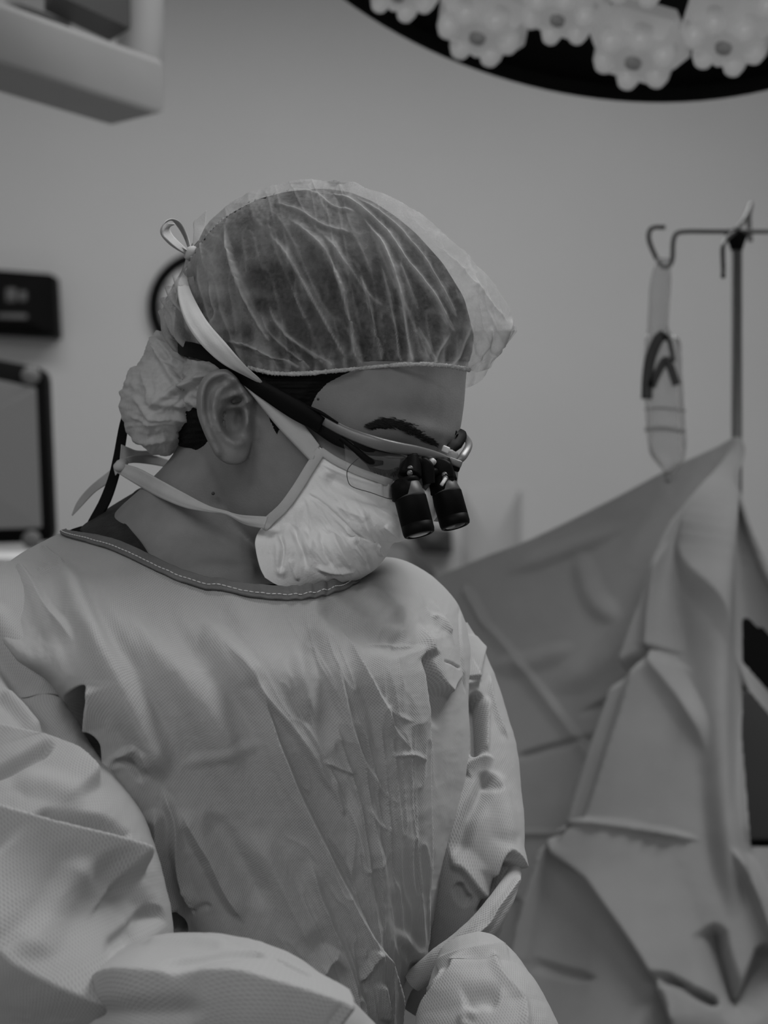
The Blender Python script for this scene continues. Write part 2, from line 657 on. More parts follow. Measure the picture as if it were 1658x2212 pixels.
pole = thing('drip_stand', 'thin steel drip pole with a hooked cross bar standing behind the drape', 'drip stand', tuple(W(1590, 0, PY + .01)[:2]) + (0,))
pb = W(1590, 0, PY + .01)
V, F = tube([(pb[0], pb[1], .06), (pb[0], pb[1], float(W(0, 505, PY)[2]))], .0060, 16)
mesh('pole', V, F, M['steel'], pole)
parts = []
for k in range(5):
    a = 2 * math.pi * k / 5
    c, s_ = math.cos(a), math.sin(a)
    parts.append(tube([(pb[0], pb[1], .075), (pb[0] + .15 * c, pb[1] + .15 * s_, .07), (pb[0] + .28 * c, pb[1] + .28 * s_, .035)], [.014, .012, .01], 10, 8))
    parts.append(tube([(pb[0] + .27 * c - .012 * s_, pb[1] + .27 * s_ + .012 * c, .02), (pb[0] + .27 * c + .012 * s_, pb[1] + .27 * s_ - .012 * c, .02)], .02, 14))
V, F = joinp(parts)
mesh('wheeled_base', V, F, M['dark'], pole)
V, F = closed_loft(np.stack([np.stack([pb[0] + r * np.cos(np.linspace(0, 2 * np.pi, 16, endpoint=False)),
                                       pb[1] + r * np.sin(np.linspace(0, 2 * np.pi, 16, endpoint=False)),
                                       np.full(16, z)], -1)
                             for z, r in ((float(W(0, 538, PY)[2]), .0065), (float(W(0, 512, PY)[2]), .011), (float(W(0, 500, PY)[2]), .014), (float(W(0, 494, PY)[2]), .010))]))
mesh('hub', V, F, M['matte'], pole)
for q in ([(1586, 500), (1530, 500), (1482, 500), (1460, 505), (1453, 525), (1452, 555), (1446, 572), (1434, 577), (1422, 566), (1410, 543), (1401, 518), (1402, 500), (1412, 491), (1436, 491)],
          [(1588, 500), (1640, 500), (1700, 500), (1722, 505), (1728, 525), (1730, 555), (1738, 574), (1752, 566), (1764, 530), (1760, 498), (1745, 490)]):
    V, F = tube([W(x, y, PY) for x, y in q], .0026, 10, 60)
    mesh('hook', V, F, M['steel'], pole)
# two hooks pointing along the line of sight
V, F = tube([W(1586, 502, PY), W(1572, 512, PY - .06), W(1561, 530, PY - .12), W(1561, 575, PY - .13), W(1561, 598, PY - .14)], .0026, 10, 30)
mesh('hook', V, F, M['steel'], pole)
V, F = tube([W(1588, 498, PY), W(1604, 478, PY + .06), W(1616, 455, PY + .10), W(1621, 441, PY + .12), W(1617, 460, PY + .125), W(1617, 490, PY + .125), W(1620, 522, PY + .125)], .0030, 10, 30)
mesh('hook', V, F, M['steel'], pole)

# --- drip bag
bag = thing('drip_bag', 'clear fluid bag with dark print hanging from the left hook of the drip pole', 'drip bag', tuple(W(1436, 800, PY - .01)))
rows = [(556, 1420, 1446, .002), (600, 1404, 1449, .004), (660, 1399, 1447, .006), (715, 1396, 1446, .008), (735, 1391, 1468, .012), (790, 1388, 1473, .018),
        (850, 1389, 1477, .021), (920, 1393, 1481, .021), (965, 1398, 1483, .018), (995, 1412, 1478, .012), (1012, 1426, 1462, .006), (1022, 1434, 1452, .003)]
rows = cr(rows, 70)
th = np.linspace(0, 2 * np.pi, 40, endpoint=False)
G = np.stack([W((l + r) / 2 - (r - l) / 2 * np.cos(th), np.full(40, y), PY - .012 - d * np.sin(th)) for y, l, r, d in rows])
px, py = proj(G)
N = gnormal(G, True)
G = G + N * (.003 * (crumple(px / 30, py / 60) - .5))[..., None]
V, F = closed_loft(G)
mesh('pouch', V, F, M['bag'], bag)


def stroke(pts, w0, Y):
    P = cr(pts, 24)
    d = nrm(np.gradient(P, axis=0))
    n = np.stack([-d[:, 1], d[:, 0]], -1)
    A, B = P + n * w0 / 2, P - n * w0 / 2
    return shell(np.stack([W(A[:, 0], A[:, 1], Y), W(B[:, 0], B[:, 1], Y)]), .0006)


for pts, w0 in (([(1436, 722), (1420, 735), (1404, 775), (1398, 815), (1396, 862)], 24),
                ([(1406, 836), (1420, 805), (1436, 778), (1446, 790), (1454, 812), (1461, 832)], 18),
                ([(1432, 722), (1444, 735), (1450, 760), (1454, 782)], 10)):
    V, F = stroke(pts, w0, PY - .036)
    mesh('printed_mark', V, F, M['ink'], bag)
for y, h in ((884, 5), (928, 9)):
    V, F = stroke([(1392, y), (1430, y - 3), (1480, y + 4)], h, PY - .036)
    mesh('measure_line', V, F, mat('measure_ink', .26, .7), bag)
V, F = tube([W(1440, 1018, PY - .012), W(1441, 1030, PY - .012), W(1442, 1040, PY - .014)], .003, 10, 10)
mesh('outlet_port', V, F, M['mid'], bag)

# --- black trolley added to keep the shadowed gap of the drape dark
tr = thing('added_trolley', 'added black trolley that darkens the shadowed gap in the drape', 'trolley', tuple(W(1720, 0, 2.75)[:2]) + (0,))
c = W(1780, 0, 2.78)
V, F = box((c[0], c[1], .69), (.36, .34, 1.22), bev=.012)
mesh('cabinet', V, F, M['matte'], tr)
V, F = box((c[0], c[1], 1.315), (.38, .36, .03), bev=.01)
mesh('worktop', V, F, M['dark'], tr)
for z in (.35, .6, .85, 1.1):
    V, F = box((c[0], c[1] - .175, z), (.32, .012, .19), bev=.004)
    d = mesh('drawer', V, F, M['dark'], tr)
    V, F = tube([(c[0] - .08, c[1] - .19, z + .05), (c[0] + .08, c[1] - .19, z + .05)], .005, 8)
    mesh('drawer_handle', V, F, M['steel'], d)
for sx in (-1, 1):
    for sy in (-1, 1):
        V, F = tube([(c[0] + sx * .14 - .012, c[1] + sy * .13, .04), (c[0] + sx * .14 + .012, c[1] + sy * .13, .04)], .04, 18)
        mesh('caster', V, F, M['black'], tr)

# --- draped hump behind the far shoulder
G = []
for x, y, h in ((800, 1150, 0), (845, 1163, 1), (880, 1176, 1), (915, 1210, 1), (948, 1256, 1), (990, 1330, 1)):
    col = [W(x, y + k, 2.75 - .10 * math.sin(min(1, k / 160) * math.pi / 2)) for k in np.linspace(0, 900, 40)]
    G.append(col)
G = np.array(G)
G = np.stack([cr(G[:, k], 40) for k in range(G.shape[1])])
back = G[::-1].copy()
back[..., 1] += .16
V, F = shell(np.concatenate([G[::-1][:0], G]), .004)
m1 = mesh('covered_stool', V, F, M['dark'])
tag(m1, 'dark grey sloping cover behind the far shoulder, under the loupes', 'cover')

# --- wall clock behind the head
YC = 4.585
cc = W(440, 662, YC)
R0 = 117 * YC / FPX
clock = thing('wall_clock', 'round wall clock with dark rim and white face half hidden behind the cap', 'clock', tuple(cc))


def disc(c, r, y0, y1, n=64):
    a = np.linspace(0, 2 * np.pi, n, endpoint=False)
    ring = lambda rr, y: np.stack([c[0] + rr * np.cos(a), np.full(n, y), c[2] + rr * np.sin(a)], -1)
    return closed_loft(np.stack([ring(r, y0), ring(r, y1)]))


a = np.linspace(0, 2 * np.pi, 72, endpoint=False)
P = [(R0 - .022, 0.0), (R0 - .022, -.008), (R0 - .017, -.014), (R0 - .004, -.014), (R0 + .003, -.008), (R0 + .003, 0.014)]
G = np.stack([np.stack([cc[0] + r * np.cos(a), np.full(72, cc[1] + y), cc[2] + r * np.sin(a)], -1) for r, y in P])
F = gfaces(6, 72, True)
mesh('rim', G.reshape(-1, 3), F, M['black'], clock)
V, F = disc(cc, R0 - .021, cc[1] + .012, cc[1] - .006)
mesh('dial', V, F, M['white'], clock)
for k in range(12):
    t = k * math.pi / 6
    V, F = tube([(cc[0] + .72 * R0 * math.sin(t), cc[1] - .008, cc[2] + .72 * R0 * math.cos(t)), (cc[0] + .8 * R0 * math.sin(t), cc[1] - .008, cc[2] + .8 * R0 * math.cos(t))], .002, 6)
    mesh('hour_mark', V, F, M['ink'], clock)
for t, l, w in ((1.0, .5, .003), (2.6, .7, .002)):
    V, F = tube([(cc[0], cc[1] - .01, cc[2]), (cc[0] + l * R0 * math.sin(t), cc[1] - .01, cc[2] + l * R0 * math.cos(t))], w, 6)
    mesh('clock_hand', V, F, M['ink'], clock)


# --- flat panels fixed on the back wall
def quad_slab(px4, Y, th):
    """four pixel corners (tl, tr, br, bl) at depth Y -> slab of thickness th"""
    A = np.stack([W(x, y, Y) for x, y in px4])
    B = A + np.array([0, th, 0])
    V = np.concatenate([A, B])
    return V, [(0, 1, 2, 3), (7, 6, 5, 4), (0, 4, 5, 1), (1, 5, 6, 2), (2, 6, 7, 3), (3, 7, 4, 0)]


def rr_outline(px4, rad, n=6):
    """rounded outline of the quad"""
    P = np.array(px4, float)
    out = []
    for k in range(4):
        a_, b_, c_ = P[k - 1], P[k], P[(k + 1) % 4]
        u, v = nrm(a_ - b_), nrm(c_ - b_)
        for t in np.linspace(0, 1, n):
            p0, p1 = b_ + u * rad, b_ + v * rad
            out.append((1 - t) ** 2 * p0 + 2 * t * (1 - t) * b_ + t * t * p1)
    return np.array(out)


def rr_slab(px4, rad, Y, th):
    o = rr_outline(px4, rad)
    c = o.mean(0)
    A = W(o[:, 0], o[:, 1], Y)
    ib = c + (o - c) * .985
    A0 = W(ib[:, 0], ib[:, 1], Y - .003)
    B = A + np.array([0, th, 0])
    return closed_loft(np.stack([A0, A, B]))


YW = 4.52
cp = thing('control_panel', 'black wall control panel with a faint display above the monitor', 'control panel', tuple(W(40, 655, YW)))
V, F = rr_slab([(-170, 570), (115, 592), (122, 727), (-165, 712)], 8, YW, .078)
mesh('housing', V, F, M['matte'], cp)
o_ = W(0, 0, YW)[1]
for q in ([(12, 622), (36, 622), (36, 652), (12, 652)], [(40, 628), (58, 628), (58, 651), (40, 651)], [(-6, 676), (60, 678), (60, 690), (-6, 688)]):
    V, F = rr_slab(q, 6, YW - .002, .004)
    mesh('display_segment', V, F, M['glow'], cp)

YM = 3.15
mo = thing('monitor', 'dim grey monitor screen in a thick black frame at left edge', 'monitor', tuple(W(-120, 1300, YM)[:2]) + (0,))
V, F = rr_slab([(-420, 700), (98, 796), (113, 1170), (-420, 1190)], 26, YM, .05)
mesh('bezel', V, F, M['matte'], mo)
V, F = rr_slab([(-400, 735), (78, 838), (90, 1140), (-400, 1152)], 4, YM - .004, .01)
mesh('screen', V, F, M['screen'], mo)
for q in ((66, 812, 20), (68, 1166, 20)):  # reflected highlights on the bezel corners, put in as grey discs
    c_ = W(q[0], q[1], YM - .008)
    V, F = disc(c_, q[2] * YM / FPX, c_[1] - .004, c_[1] + .004, 24)
    mesh('corner_highlight', V, F, M['mid'], mo)
b = W(-150, 1185, YM + .03)
V, F = box((b[0], b[1], b[2] / 2), (.07, .05, b[2] - .04), bev=.006)
mesh('stand', V, F, M['dark'], mo)
V, F = box((b[0], b[1], .02), (.5, .4, .04), bev=.01)
mesh('foot', V, F, M['dark'], mo)

# pale worktop below the monitor
wt = thing('side_cabinet', 'pale cabinet below the monitor at left edge, behind the shoulder', 'cabinet', tuple(W(-60, 0, 3.6)[:2]) + (0,))
p = W(88, 1196, 3.6)
V, F = box((p[0] - .35, 3.6, p[2] / 2 + .02), (.7, .42, p[2] - .08), bev=.01)
mesh('body', V, F, M['pale'], wt)
V, F = box((p[0] - .35, 3.6, p[2] - .012), (.73, .45, .024), bev=.006)
mesh('top_board', V, F, M['white'], wt)
for k in range(2):
    V, F = box((p[0] - .18 - .34 * k, 3.385, p[2] / 2), (.32, .014, p[2] - .14), bev=.004)
    d = mesh('door', V, F, M['pale'], wt)
    V, F = tube([(p[0] - .30 - .12 * k, 3.37, p[2] / 2 - .06), (p[0] - .30 - .12 * k, 3.37, p[2] / 2 + .06)], .005, 8)
    mesh('door_handle', V, F, M['steel'], d)

sb = thing('socket_box', 'small dark grey box on the wall just below the loupes', 'socket box', tuple(W(930, 1168, YW)))
V, F = rr_slab([(880, 1138), (975, 1142), (977, 1196), (905, 1194)], 4, YW, .078)
mesh('box_body', V, F, M['dark'], sb)
V, F = rr_slab([(905, 1150), (960, 1152), (960, 1182), (915, 1182)], 4, YW - .003, .006)
mesh('cover_plate', V, F, M['dark'], sb)

wb = thing('wall_panel', 'faint pale grey panel on the wall between loupes and drape', 'panel', tuple(W(1060, 1160, 4.592)))
V, F = rr_slab([(1000, 1058), (1122, 1058), (1122, 1290), (1000, 1290)], 3, 4.592, .008)
mesh('board', V, F, mat('panel_grey', .47, .7), wb)

# --- ceiling boom, upper left
bm_ = thing('ceiling_boom', 'pale ceiling boom arm with a dark underside in the top left corner', 'ceiling boom', tuple(W(150, 100, 2.4)))
nr_, fr_ = W(352, 239, 2.5), W(250, 267, 2.574)
nl_ = nr_ + (np.array([-.413, 2.214, nr_[2]]) - np.array([-.269, 2.5, nr_[2]])) * 1.7
fl_ = fr_ + (nl_ - nr_)
bot = np.stack([nr_, fr_, fl_, nl_])
bot[:, 2] = nr_[2]
top = bot + np.array([0, 0, .055])
ctr = bot.mean(0)
bi = ctr + (bot - ctr) * .97
bi[:, 2] -= .004
ti = ctr + (bot - ctr) * .97
ti[:, 2] = top[0, 2] + .006
V, F = closed_loft(np.stack([bi, bot, top, ti]))
mesh('beam', V, F, M['pale'], bm_, smooth=False)
c0 = ctr + (bot - ctr) * .95
c0[:, 2] = bot[0, 2] - .0055
c1 = c0 + np.array([0, 0, .004])
V, F = closed_loft(np.stack([c0, c1]))
mesh('underside_cover', V, F, M['pale'], bm_, smooth=False)
# the upper unit on top of the beam: column with a dark open underside
dirv = nrm(nl_ - nr_)
crs = nrm(fr_ - nr_)
zt = top[0, 2] + .006


def on_beam(a_, b_, z):
    p_ = nr_ + dirv * a_ + crs * b_
    return np.array([p_[0], p_[1], z])


q = W(0, 0, 1)
ub = np.stack([W(282, 42, 2.53), W(236, 100, 2.60), W(96, 48, 2.44), W(120, -30, 2.36)])
ub[:, 2] = ub[:, 2].mean()
ut = ub + np.array([0, 0, .22])
V, F = closed_loft(np.stack([ub, ut]))
mesh('motor_housing', V, F, M['dark'], bm_, smooth=False)
c_ = W(296, 20, 2.60)
V, F = tube([(c_[0], c_[1] + .03, zt - .03), (c_[0], c_[1] + .03, ZC - .01)], .030, 28)
mesh('down_tube', V, F, M['white'], bm_)
sp = W(60, 40, 2.45)
V, F = box((sp[0] - .05, sp[1], zt + .03), (.26, .10, .05), np.stack([dirv, crs, [0, 0, 1]], 1), .01)
mesh('upper_arm', V, F, M['pale'], bm_, smooth=False)


# --- surgical lamp, upper right
LY = 1.95
lc = W(1242, -333, LY)
view = nrm(lc - np.array([0, 0, CZ]))
side = nrm(np.cross([0, 0, 1], view))
# the lamp head hangs tipped towards the table
el, rl_ = .414, -.291
ln = np.array([math.sin(rl_) * math.cos(el), -math.sin(el), -math.cos(el) * math.cos(rl_)])
ln = nrm(ln)
lu, lv, ln = frame_axes(ln, (1, 0, 0))
if lv[0] < 0:
    lu, lv = -lu, -lv
LX, LYv = nrm(np.array([1, 0, 0]) - ln * ln[0]), None
LYv = np.cross(ln, LX)
RL = .376
lamp = thing('surgical_lamp', 'large round black surgical lamp with clusters of glass lenses at top right', 'surgical lamp', tuple(lc - ln * .05))


def lp(u, v, w):
    return lc + LX * u + LYv * v + ln * w


a = np.linspace(0, 2 * np.pi, 120, endpoint=False)
ring = lambda r, w: np.stack([lp(r * math.cos(t), r * math.sin(t), w) for t in a])
G = np.stack([ring(r, w) for r, w in ((.002, -.10), (RL * .3, -.095), (RL * .75, -.07), (RL * .96, -.035), (RL * .995, -.012), (RL, 0), (RL * .992, .008), (RL * .975, .008), (RL * .96, -.004))])
mesh('housing', G.reshape(-1, 3), gfaces(9, 120, True), M['matte'], lamp)
V, F = closed_loft(np.stack([ring(RL * .962, -.004), ring(RL * .962, -.02)]))
mesh('face_plate', V, F, M['matte'], lamp)


def on_face(px_, py_):
    d = W(px_, py_, 1.0) - np.array([0, 0, CZ])
    o = np.array([0, 0, CZ])
    t = ((lc - o) @ ln) / (d @ ln)
    p_ = o + d * t - lc
    return p_ @ LX, p_ @ LYv


def lens_unit(u0, v0, r, rot):
    t = [rot + k * math.pi / 3 for k in range(6)]
    hexr = lambda rr, w: np.array([lp(u0 + rr * math.cos(x), v0 + rr * math.sin(x), w) for x in t])
    body = thing_parts = None
    G = np.stack([hexr(r * 1.0, -.004), hexr(r * 1.02, .012), hexr(r * .80, .032), hexr(r * .46, .038)])
    V, F = closed_loft(G)
    b_ = mesh('lens_module', V, F, M['lamplens'], lamp, smooth=False)
    # round lenslets set in the facets
    for k in range(6):
        x = rot + (k + .5) * math.pi / 3
        cx, cy = u0 + r * .60 * math.cos(x), v0 + r * .60 * math.sin(x)
        ph = np.linspace(0, 2 * np.pi, 14, endpoint=False)
        G = np.stack([np.stack([lp(cx + r * .25 * q_ * math.cos(z), cy + r * .25 * q_ * math.sin(z), w) for z in ph]) for q_, w in ((1, .022), (.92, .036), (.62, .045), (.2, .049))])
        V, F = closed_loft(G)
        mesh('lenslet', V, F, M['lamplens'], b_)
    ph = np.linspace(0, 2 * np.pi, 14, endpoint=False)
    G = np.stack([np.stack([lp(u0 + r * .17 * q_ * math.cos(z), v0 + r * .17 * q_ * math.sin(z), w) for z in ph]) for q_, w in ((1, .036), (.9, .043), (.3, .045))])
    V, F = closed_loft(G)
    mesh('lens_hub', V, F, M['pale'], b_)


for x, y, rr in ((1050, 20, 104), (1222, -20, 92), (1384, 72, 104), (1578, 38, 100), (880, -72, 92), (1385, -110, 96), (1560, -150, 96), (1190, -190, 96), (1020, -180, 96), (1740, -30, 100)):
    u0, v0 = on_face(x, y)
    lens_unit(u0, v0, rr * LY / FPX * 1.2, .3 + .9 * ((x * 7) % 11) / 11)
# yoke and arm up to the ceiling
hub = lp(0, 0, -.1)
V, F = tube([hub, hub + np.array([0, 0, .10])], .05, 24)
mesh('joint', V, F, M['white'], lamp)
V, F = tube([hub + np.array([0, 0, .07]), (hub[0] + .25, hub[1] + .2, hub[2] + .18), (hub[0] + .5, hub[1] + .42, ZC - .25), (hub[0] + .52, hub[1] + .44, ZC)], .03, 20, 30)
mesh('arm', V, F, M['white'], lamp)
# ------------------------------------------------------------------ the surgeon
YAW = math.radians(20)
FW = np.array([math.cos(YAW), -math.sin(YAW), 0])      # the way the face looks (in plan)
LF = np.array([math.sin(YAW), math.cos(YAW), 0])       # towards the far ear
HO = np.array([-.058, 1.338])                          # head axis in plan
person = thing('person', 'surgeon in a pale gown, bouffant cap, mask and loupes, bent over and looking down', 'person', (0.0, 1.34, 0))

HEAD = [  # py, xl, xr, half width in m
    (408, 650, 730, .012), (416, 608, 766, .024), (432, 563, 804, .038), (462, 510, 850, .052), (500, 469, 894, .062), (566, 429, 951, .0705), (640, 404, 995, .0750),
    (720, 397, 1016, .0765), (780, 394, 1010, .0765), (800, 394, 1005, .0765), (870, 402, 1000, .075), (920, 412, 993, .073),
    (945, 416, 986, .072), (975, 422, 972, .0705), (1010, 428, 964, .069), (1050, 440, 958, .066),
    (1100, 462, 925, .061), (1150, 500, 875, .054), (1190, 545, 825, .046), (1225, 590, 782, .036), (1250, 620, 745, .022), (1258, 640, 720, .010)]


def head_rows(n, y0=408, y1=1258):
    t = np.array(HEAD, float)
    ys = np.linspace(y0, y1, n)
    # smooth interpolation of the table
    k = np.array([np.interp(np.linspace(-12, 12, 9)[:, None] + ys[None, :], t[:, 0], t[:, c]).mean(0) for c in (1, 2, 3)])
    k[:, ys < 440] = np.array([np.interp(ys[ys < 440], t[:, 0], t[:, c]) for c in (1, 2, 3)])
    return ys, k


def head_grid(n=220, m=260, inset=0.0, y0=408, y1=1258):
    ys, (xl, xr, b) = head_rows(n, y0, y1)
    Xl = (xl - 829) / FPX * 1.372
    Xr = (xr - 829) / FPX * 1.302
    H = (Xr - Xl) / 2
    c, s = math.cos(YAW), math.sin(YAW)
    a = np.sqrt(np.maximum(H ** 2 - (b * s) ** 2, 1e-6)) / c
    mid = (Xl + Xr) / 2
    cf = (mid - HO[0]) / c
    t = np.linspace(0, 2 * np.pi, m, endpoint=False)
    a, b = a - inset, b - inset
    cx = HO[0] + cf * FW[0]
    cy = HO[1] + cf * FW[1]
    Z = CZ + (1106 - ys) * 1.31 / FPX
    ct, st = np.cos(t), np.sin(t)
    e = 2 / 2.25
    ct, st = np.sign(ct) * np.abs(ct) ** e, np.sign(st) * np.abs(st) ** e
    G = np.zeros((n, m, 3))
    for k in range(2):
        G[..., k] = (cx, cy)[k][:, None] + a[:, None] * ct[None] * FW[k] - b[:, None] * st[None] * LF[k]
    G[..., 2] = Z[:, None]
    return G            # t=0 front, t=pi/2 near (camera) side


def near_mask(N):
    return sst(-.05, .35, -N[..., 1])


def blobs(px, py, L):
    o = np.zeros(px.shape)
    for x, y, rx, ry, h, rot in L:
        c, s = math.cos(rot), math.sin(rot)
        u, v = (px - x) * c + (py - y) * s, -(px - x) * s + (py - y) * c
        o += .001 * h * np.exp(-(u / rx) ** 2 - (v / ry) ** 2)
    return o


def outward(G, wrap=True):
    N = gnormal(G, wrap)
    c = G.reshape(-1, 3).mean(0)
    if ((G - c) * N).sum(-1).mean() < 0:
        N = -N
    return N


HG = head_grid()
HN = outward(HG)
hx, hy = proj(HG)
face = blobs(hx, hy, [
    (905, 925, 70, 16, 2.5, .25),      # brow ridge
    (850, 985, 55, 26, -6.0, .35),     # eye socket
    (850, 990, 30, 15, 3.0, .35),      # lid over the eye
    (740, 1010, 60, 34, 3.0, .45),     # cheek bone
    (690, 930, 45, 40, -2.0, 0),       # temple
    (850, 860, 90, 40, 1.2, 0),        # forehead
    (620, 1110, 70, 60, 2.0, 0),       # jaw
    (640, 1030, 60, 60, -1.5, 0),
    (575, 960, 30, 60, 1.5, 0),
    ])
HG = HG + HN * (face * near_mask(HN))[..., None]


def head_y(px, py):
    """depth of the near side of the head at a pixel"""
    m = -HN[..., 1] > .05
    d = (hx - px) ** 2 + (hy - py) ** 2 + np.where(m, 0, 1e9)
    return float(HG.reshape(-1, 3)[d.argmin(), 1])


# --- ear (a solid relief, merged into the body below)
EAR_OUT = [(526, 831), (507, 806), (485, 796), (460, 801), (441, 812), (428, 834), (423, 865), (425, 893), (433, 919), (443, 943), (453, 963), (465, 984), (479, 997), (495, 1004), (512, 1005), (526, 1000), (535, 988), (540, 972), (548, 940), (556, 905), (556, 870), (545, 845)]


def build_ear():
    o = crc(EAR_OUT, 160)
    n = 150
    gx, gy = np.meshgrid(np.linspace(410, 570, n), np.linspace(785, 1015, int(n * 1.45)))
    # inside test + distance to the outline
    ins = np.zeros(gx.shape, bool)
    q = np.roll(o, -1, 0)
    for (x1, y1), (x2, y2) in zip(o, q):
        cnd = ((y1 > gy) != (y2 > gy)) & (gx < (x2 - x1) * (gy - y1) / (y2 - y1 + 1e-9) + x1)
        ins ^= cnd
    d, _ = fdist(gx, gy, np.concatenate([o, o[:1]]))
    d = np.where(ins, np.abs(d), 0)
    base_f = head_y(560, 900)
    Yb = np.interp(gx, [415, 470, 530, 565], [base_f - .0135, base_f - .0105, base_f - .004, base_f + .003])
    rim = [(536, 868), (524, 845), (508, 822), (485, 808), (462, 812), (446, 826), (437, 848), (435, 872), (439, 900), (448, 928), (460, 955), (472, 978)]
    dr, sr = fdist(gx, gy, cr(rim, 60))
    h = 4.6 * np.exp(-(dr / 8.0) ** 2) * (1 - .5 * sst(.75, 1, sr))
    ah = [(505, 822), (482, 836), (465, 858), (461, 888), (469, 917), (485, 938), (505, 957), (522, 956)]
    da, _ = fdist(gx, gy, cr(ah, 50))
    h += 3.4 * np.exp(-(da / 9.0) ** 2)
    dc, _ = fdist(gx, gy, cr([(480, 862), (502, 856), (524, 850)], 20))
    h += 2.4 * np.exp(-(dc / 5.0) ** 2)
    # concha
    u, v = (gx - 500) / 27, (gy - 903) / 44
    h -= 8.0 * sst(1.15, .55, np.sqrt(u * u + v * v))
    u, v = (gx - 513) / 17, (gy - 864) / 10
    h -= 6.0 * sst(1.2, .5, np.sqrt(u * u + v * v))
    u, v = (gx - 519) / 11, (gy - 905) / 22
    h -= 5.0 * sst(1.2, .4, np.sqrt(u * u + v * v))
    ds, _ = fdist(gx, gy, cr([(482, 880), (505, 879), (528, 872), (548, 862)], 20))
    h += 3.6 * np.exp(-(ds / 7.0) ** 2)
    u, v = (gx - 534) / 10, (gy - 908) / 24
    h += 6.5 * np.exp(-u * u - v * v)
    u, v = (gx - 507) / 22, (gy - 978) / 22
    h += 2.2 * np.exp(-u * u - v * v)
    # scapha groove
    h -= 2.0 * np.exp(-((gx - 449) / 8) ** 2 - ((gy - 880) / 45) ** 2)
    h -= 1.5 * np.exp(-((gx - 483) / 14) ** 2 - ((gy - 826) / 6) ** 2)
    edge = 1 - np.sqrt(np.clip(1 - (1 - np.clip(d / 7.0, 0, 1)) ** 2, 0, 1))     # rounded outline
    thick = np.interp(gx, [420, 500, 540, 570], [5.0, 9, 16, 22]) * .001
    Yf = Yb - h * .00135 + edge * .0028
    Yk = np.maximum(Yb + thick * (1 - .6 * edge), Yf + .0016)
    r, c = gx.shape
    Vf, Vk = W(gx, gy, Yf).reshape(-1, 3), W(gx, gy, Yk).reshape(-1, 3)
    cell = ins[:-1, :-1] & ins[1:, :-1] & ins[:-1, 1:] & ins[1:, 1:]
    idx = np.arange(r * c).reshape(r, c)
    F = []
    nn = r * c
    cs = np.pad(cell, 1)
    for i, j in zip(*np.nonzero(cell)):
        a_, b_, c_, d_ = idx[i, j], idx[i, j + 1], idx[i + 1, j + 1], idx[i + 1, j]
        F.append((a_, d_, c_, b_))
        F.append((a_ + nn, b_ + nn, c_ + nn, d_ + nn))
        if not cs[i, j + 1]:
            F.append((a_, b_, b_ + nn, a_ + nn))
        if not cs[i + 2, j + 1]:
            F.append((c_, d_, d_ + nn, c_ + nn))
        if not cs[i + 1, j]:
            F.append((d_, a_, a_ + nn, d_ + nn))
        if not cs[i + 1, j + 2]:
            F.append((b_, c_, c_ + nn, b_ + nn))
    V = np.concatenate([Vf, Vk])
    F = np.array(F)
    used = np.unique(F)
    mp = np.zeros(len(V), int)
    mp[used] = np.arange(len(used))
    return V[used], mp[F]


# --- torso surface of the gown: rings (py differs around the ring), t=0 image left, pi/2 front, pi image right, 3pi/2 back
T8 = np.array([0, .2, .4, .6, .8, 1.0, 1.33, 1.67]) * math.pi
RINGS = [
    [(146, 1148, 1.345), (255, 1172, 1.285), (425, 1247, 1.245), (600, 1270, 1.237), (712, 1260, 1.262), (772, 1244, 1.36), (640, 1215, 1.43), (300, 1130, 1.42)],
    [(95, 1170, 1.335), (210, 1245, 1.255), (415, 1335, 1.212), (630, 1370, 1.218), (800, 1330, 1.255), (850, 1207, 1.375), (650, 1232, 1.46), (280, 1150, 1.44)],
    [(18, 1216, 1.30), (140, 1330, 1.205), (400, 1430, 1.185), (660, 1455, 1.200), (850, 1415, 1.242), (946, 1256, 1.40), (700, 1262, 1.50), (260, 1200, 1.46)],
    [(-50, 1290, 1.25), (105, 1430, 1.18), (400, 1530, 1.178), (680, 1550, 1.202), (890, 1510, 1.248), (1003, 1350, 1.405), (720, 1320, 1.53), (200, 1300, 1.45)],
    [(60, 1450, 1.255), (190, 1560, 1.185), (430, 1650, 1.186), (690, 1670, 1.208), (890, 1640, 1.252), (1008, 1500, 1.395), (740, 1480, 1.54), (250, 1470, 1.45)],
    [(175, 1650, 1.26), (260, 1740, 1.195), (460, 1820, 1.200), (700, 1840, 1.220), (880, 1815, 1.256), (1002, 1700, 1.385), (760, 1690, 1.53), (320, 1660, 1.44)],
    [(265, 1850, 1.27), (330, 1930, 1.225), (500, 1990, 1.214), (700, 2005, 1.230), (850, 1985, 1.262), (962, 1880, 1.375), (770, 1880, 1.51), (400, 1850, 1.43)],
    [(330, 2050, 1.275), (390, 2110, 1.235), (520, 2160, 1.222), (690, 2175, 1.236), (810, 2160, 1.264), (905, 2080, 1.37), (760, 2080, 1.50), (420, 2050, 1.43)],
    [(360, 2260, 1.275), (410, 2320, 1.235), (530, 2370, 1.22), (680, 2380, 1.236), (780, 2370, 1.262), (850, 2290, 1.36), (740, 2290, 1.48), (440, 2260, 1.42)],
    [(330, 2700, 1.27), (390, 2740, 1.20), (520, 2780, 1.19), (690, 2790, 1.20), (800, 2770, 1.23), (870, 2700, 1.36), (740, 2700, 1.50), (430, 2690, 1.43)],
    [(270, 4300, 1.26), (350, 4300, 1.18), (510, 4300, 1.13), (720, 4300, 1.14), (850, 4300, 1.22), (930, 4300, 1.36), (760, 4300, 1.52), (400, 4300, 1.43)]]


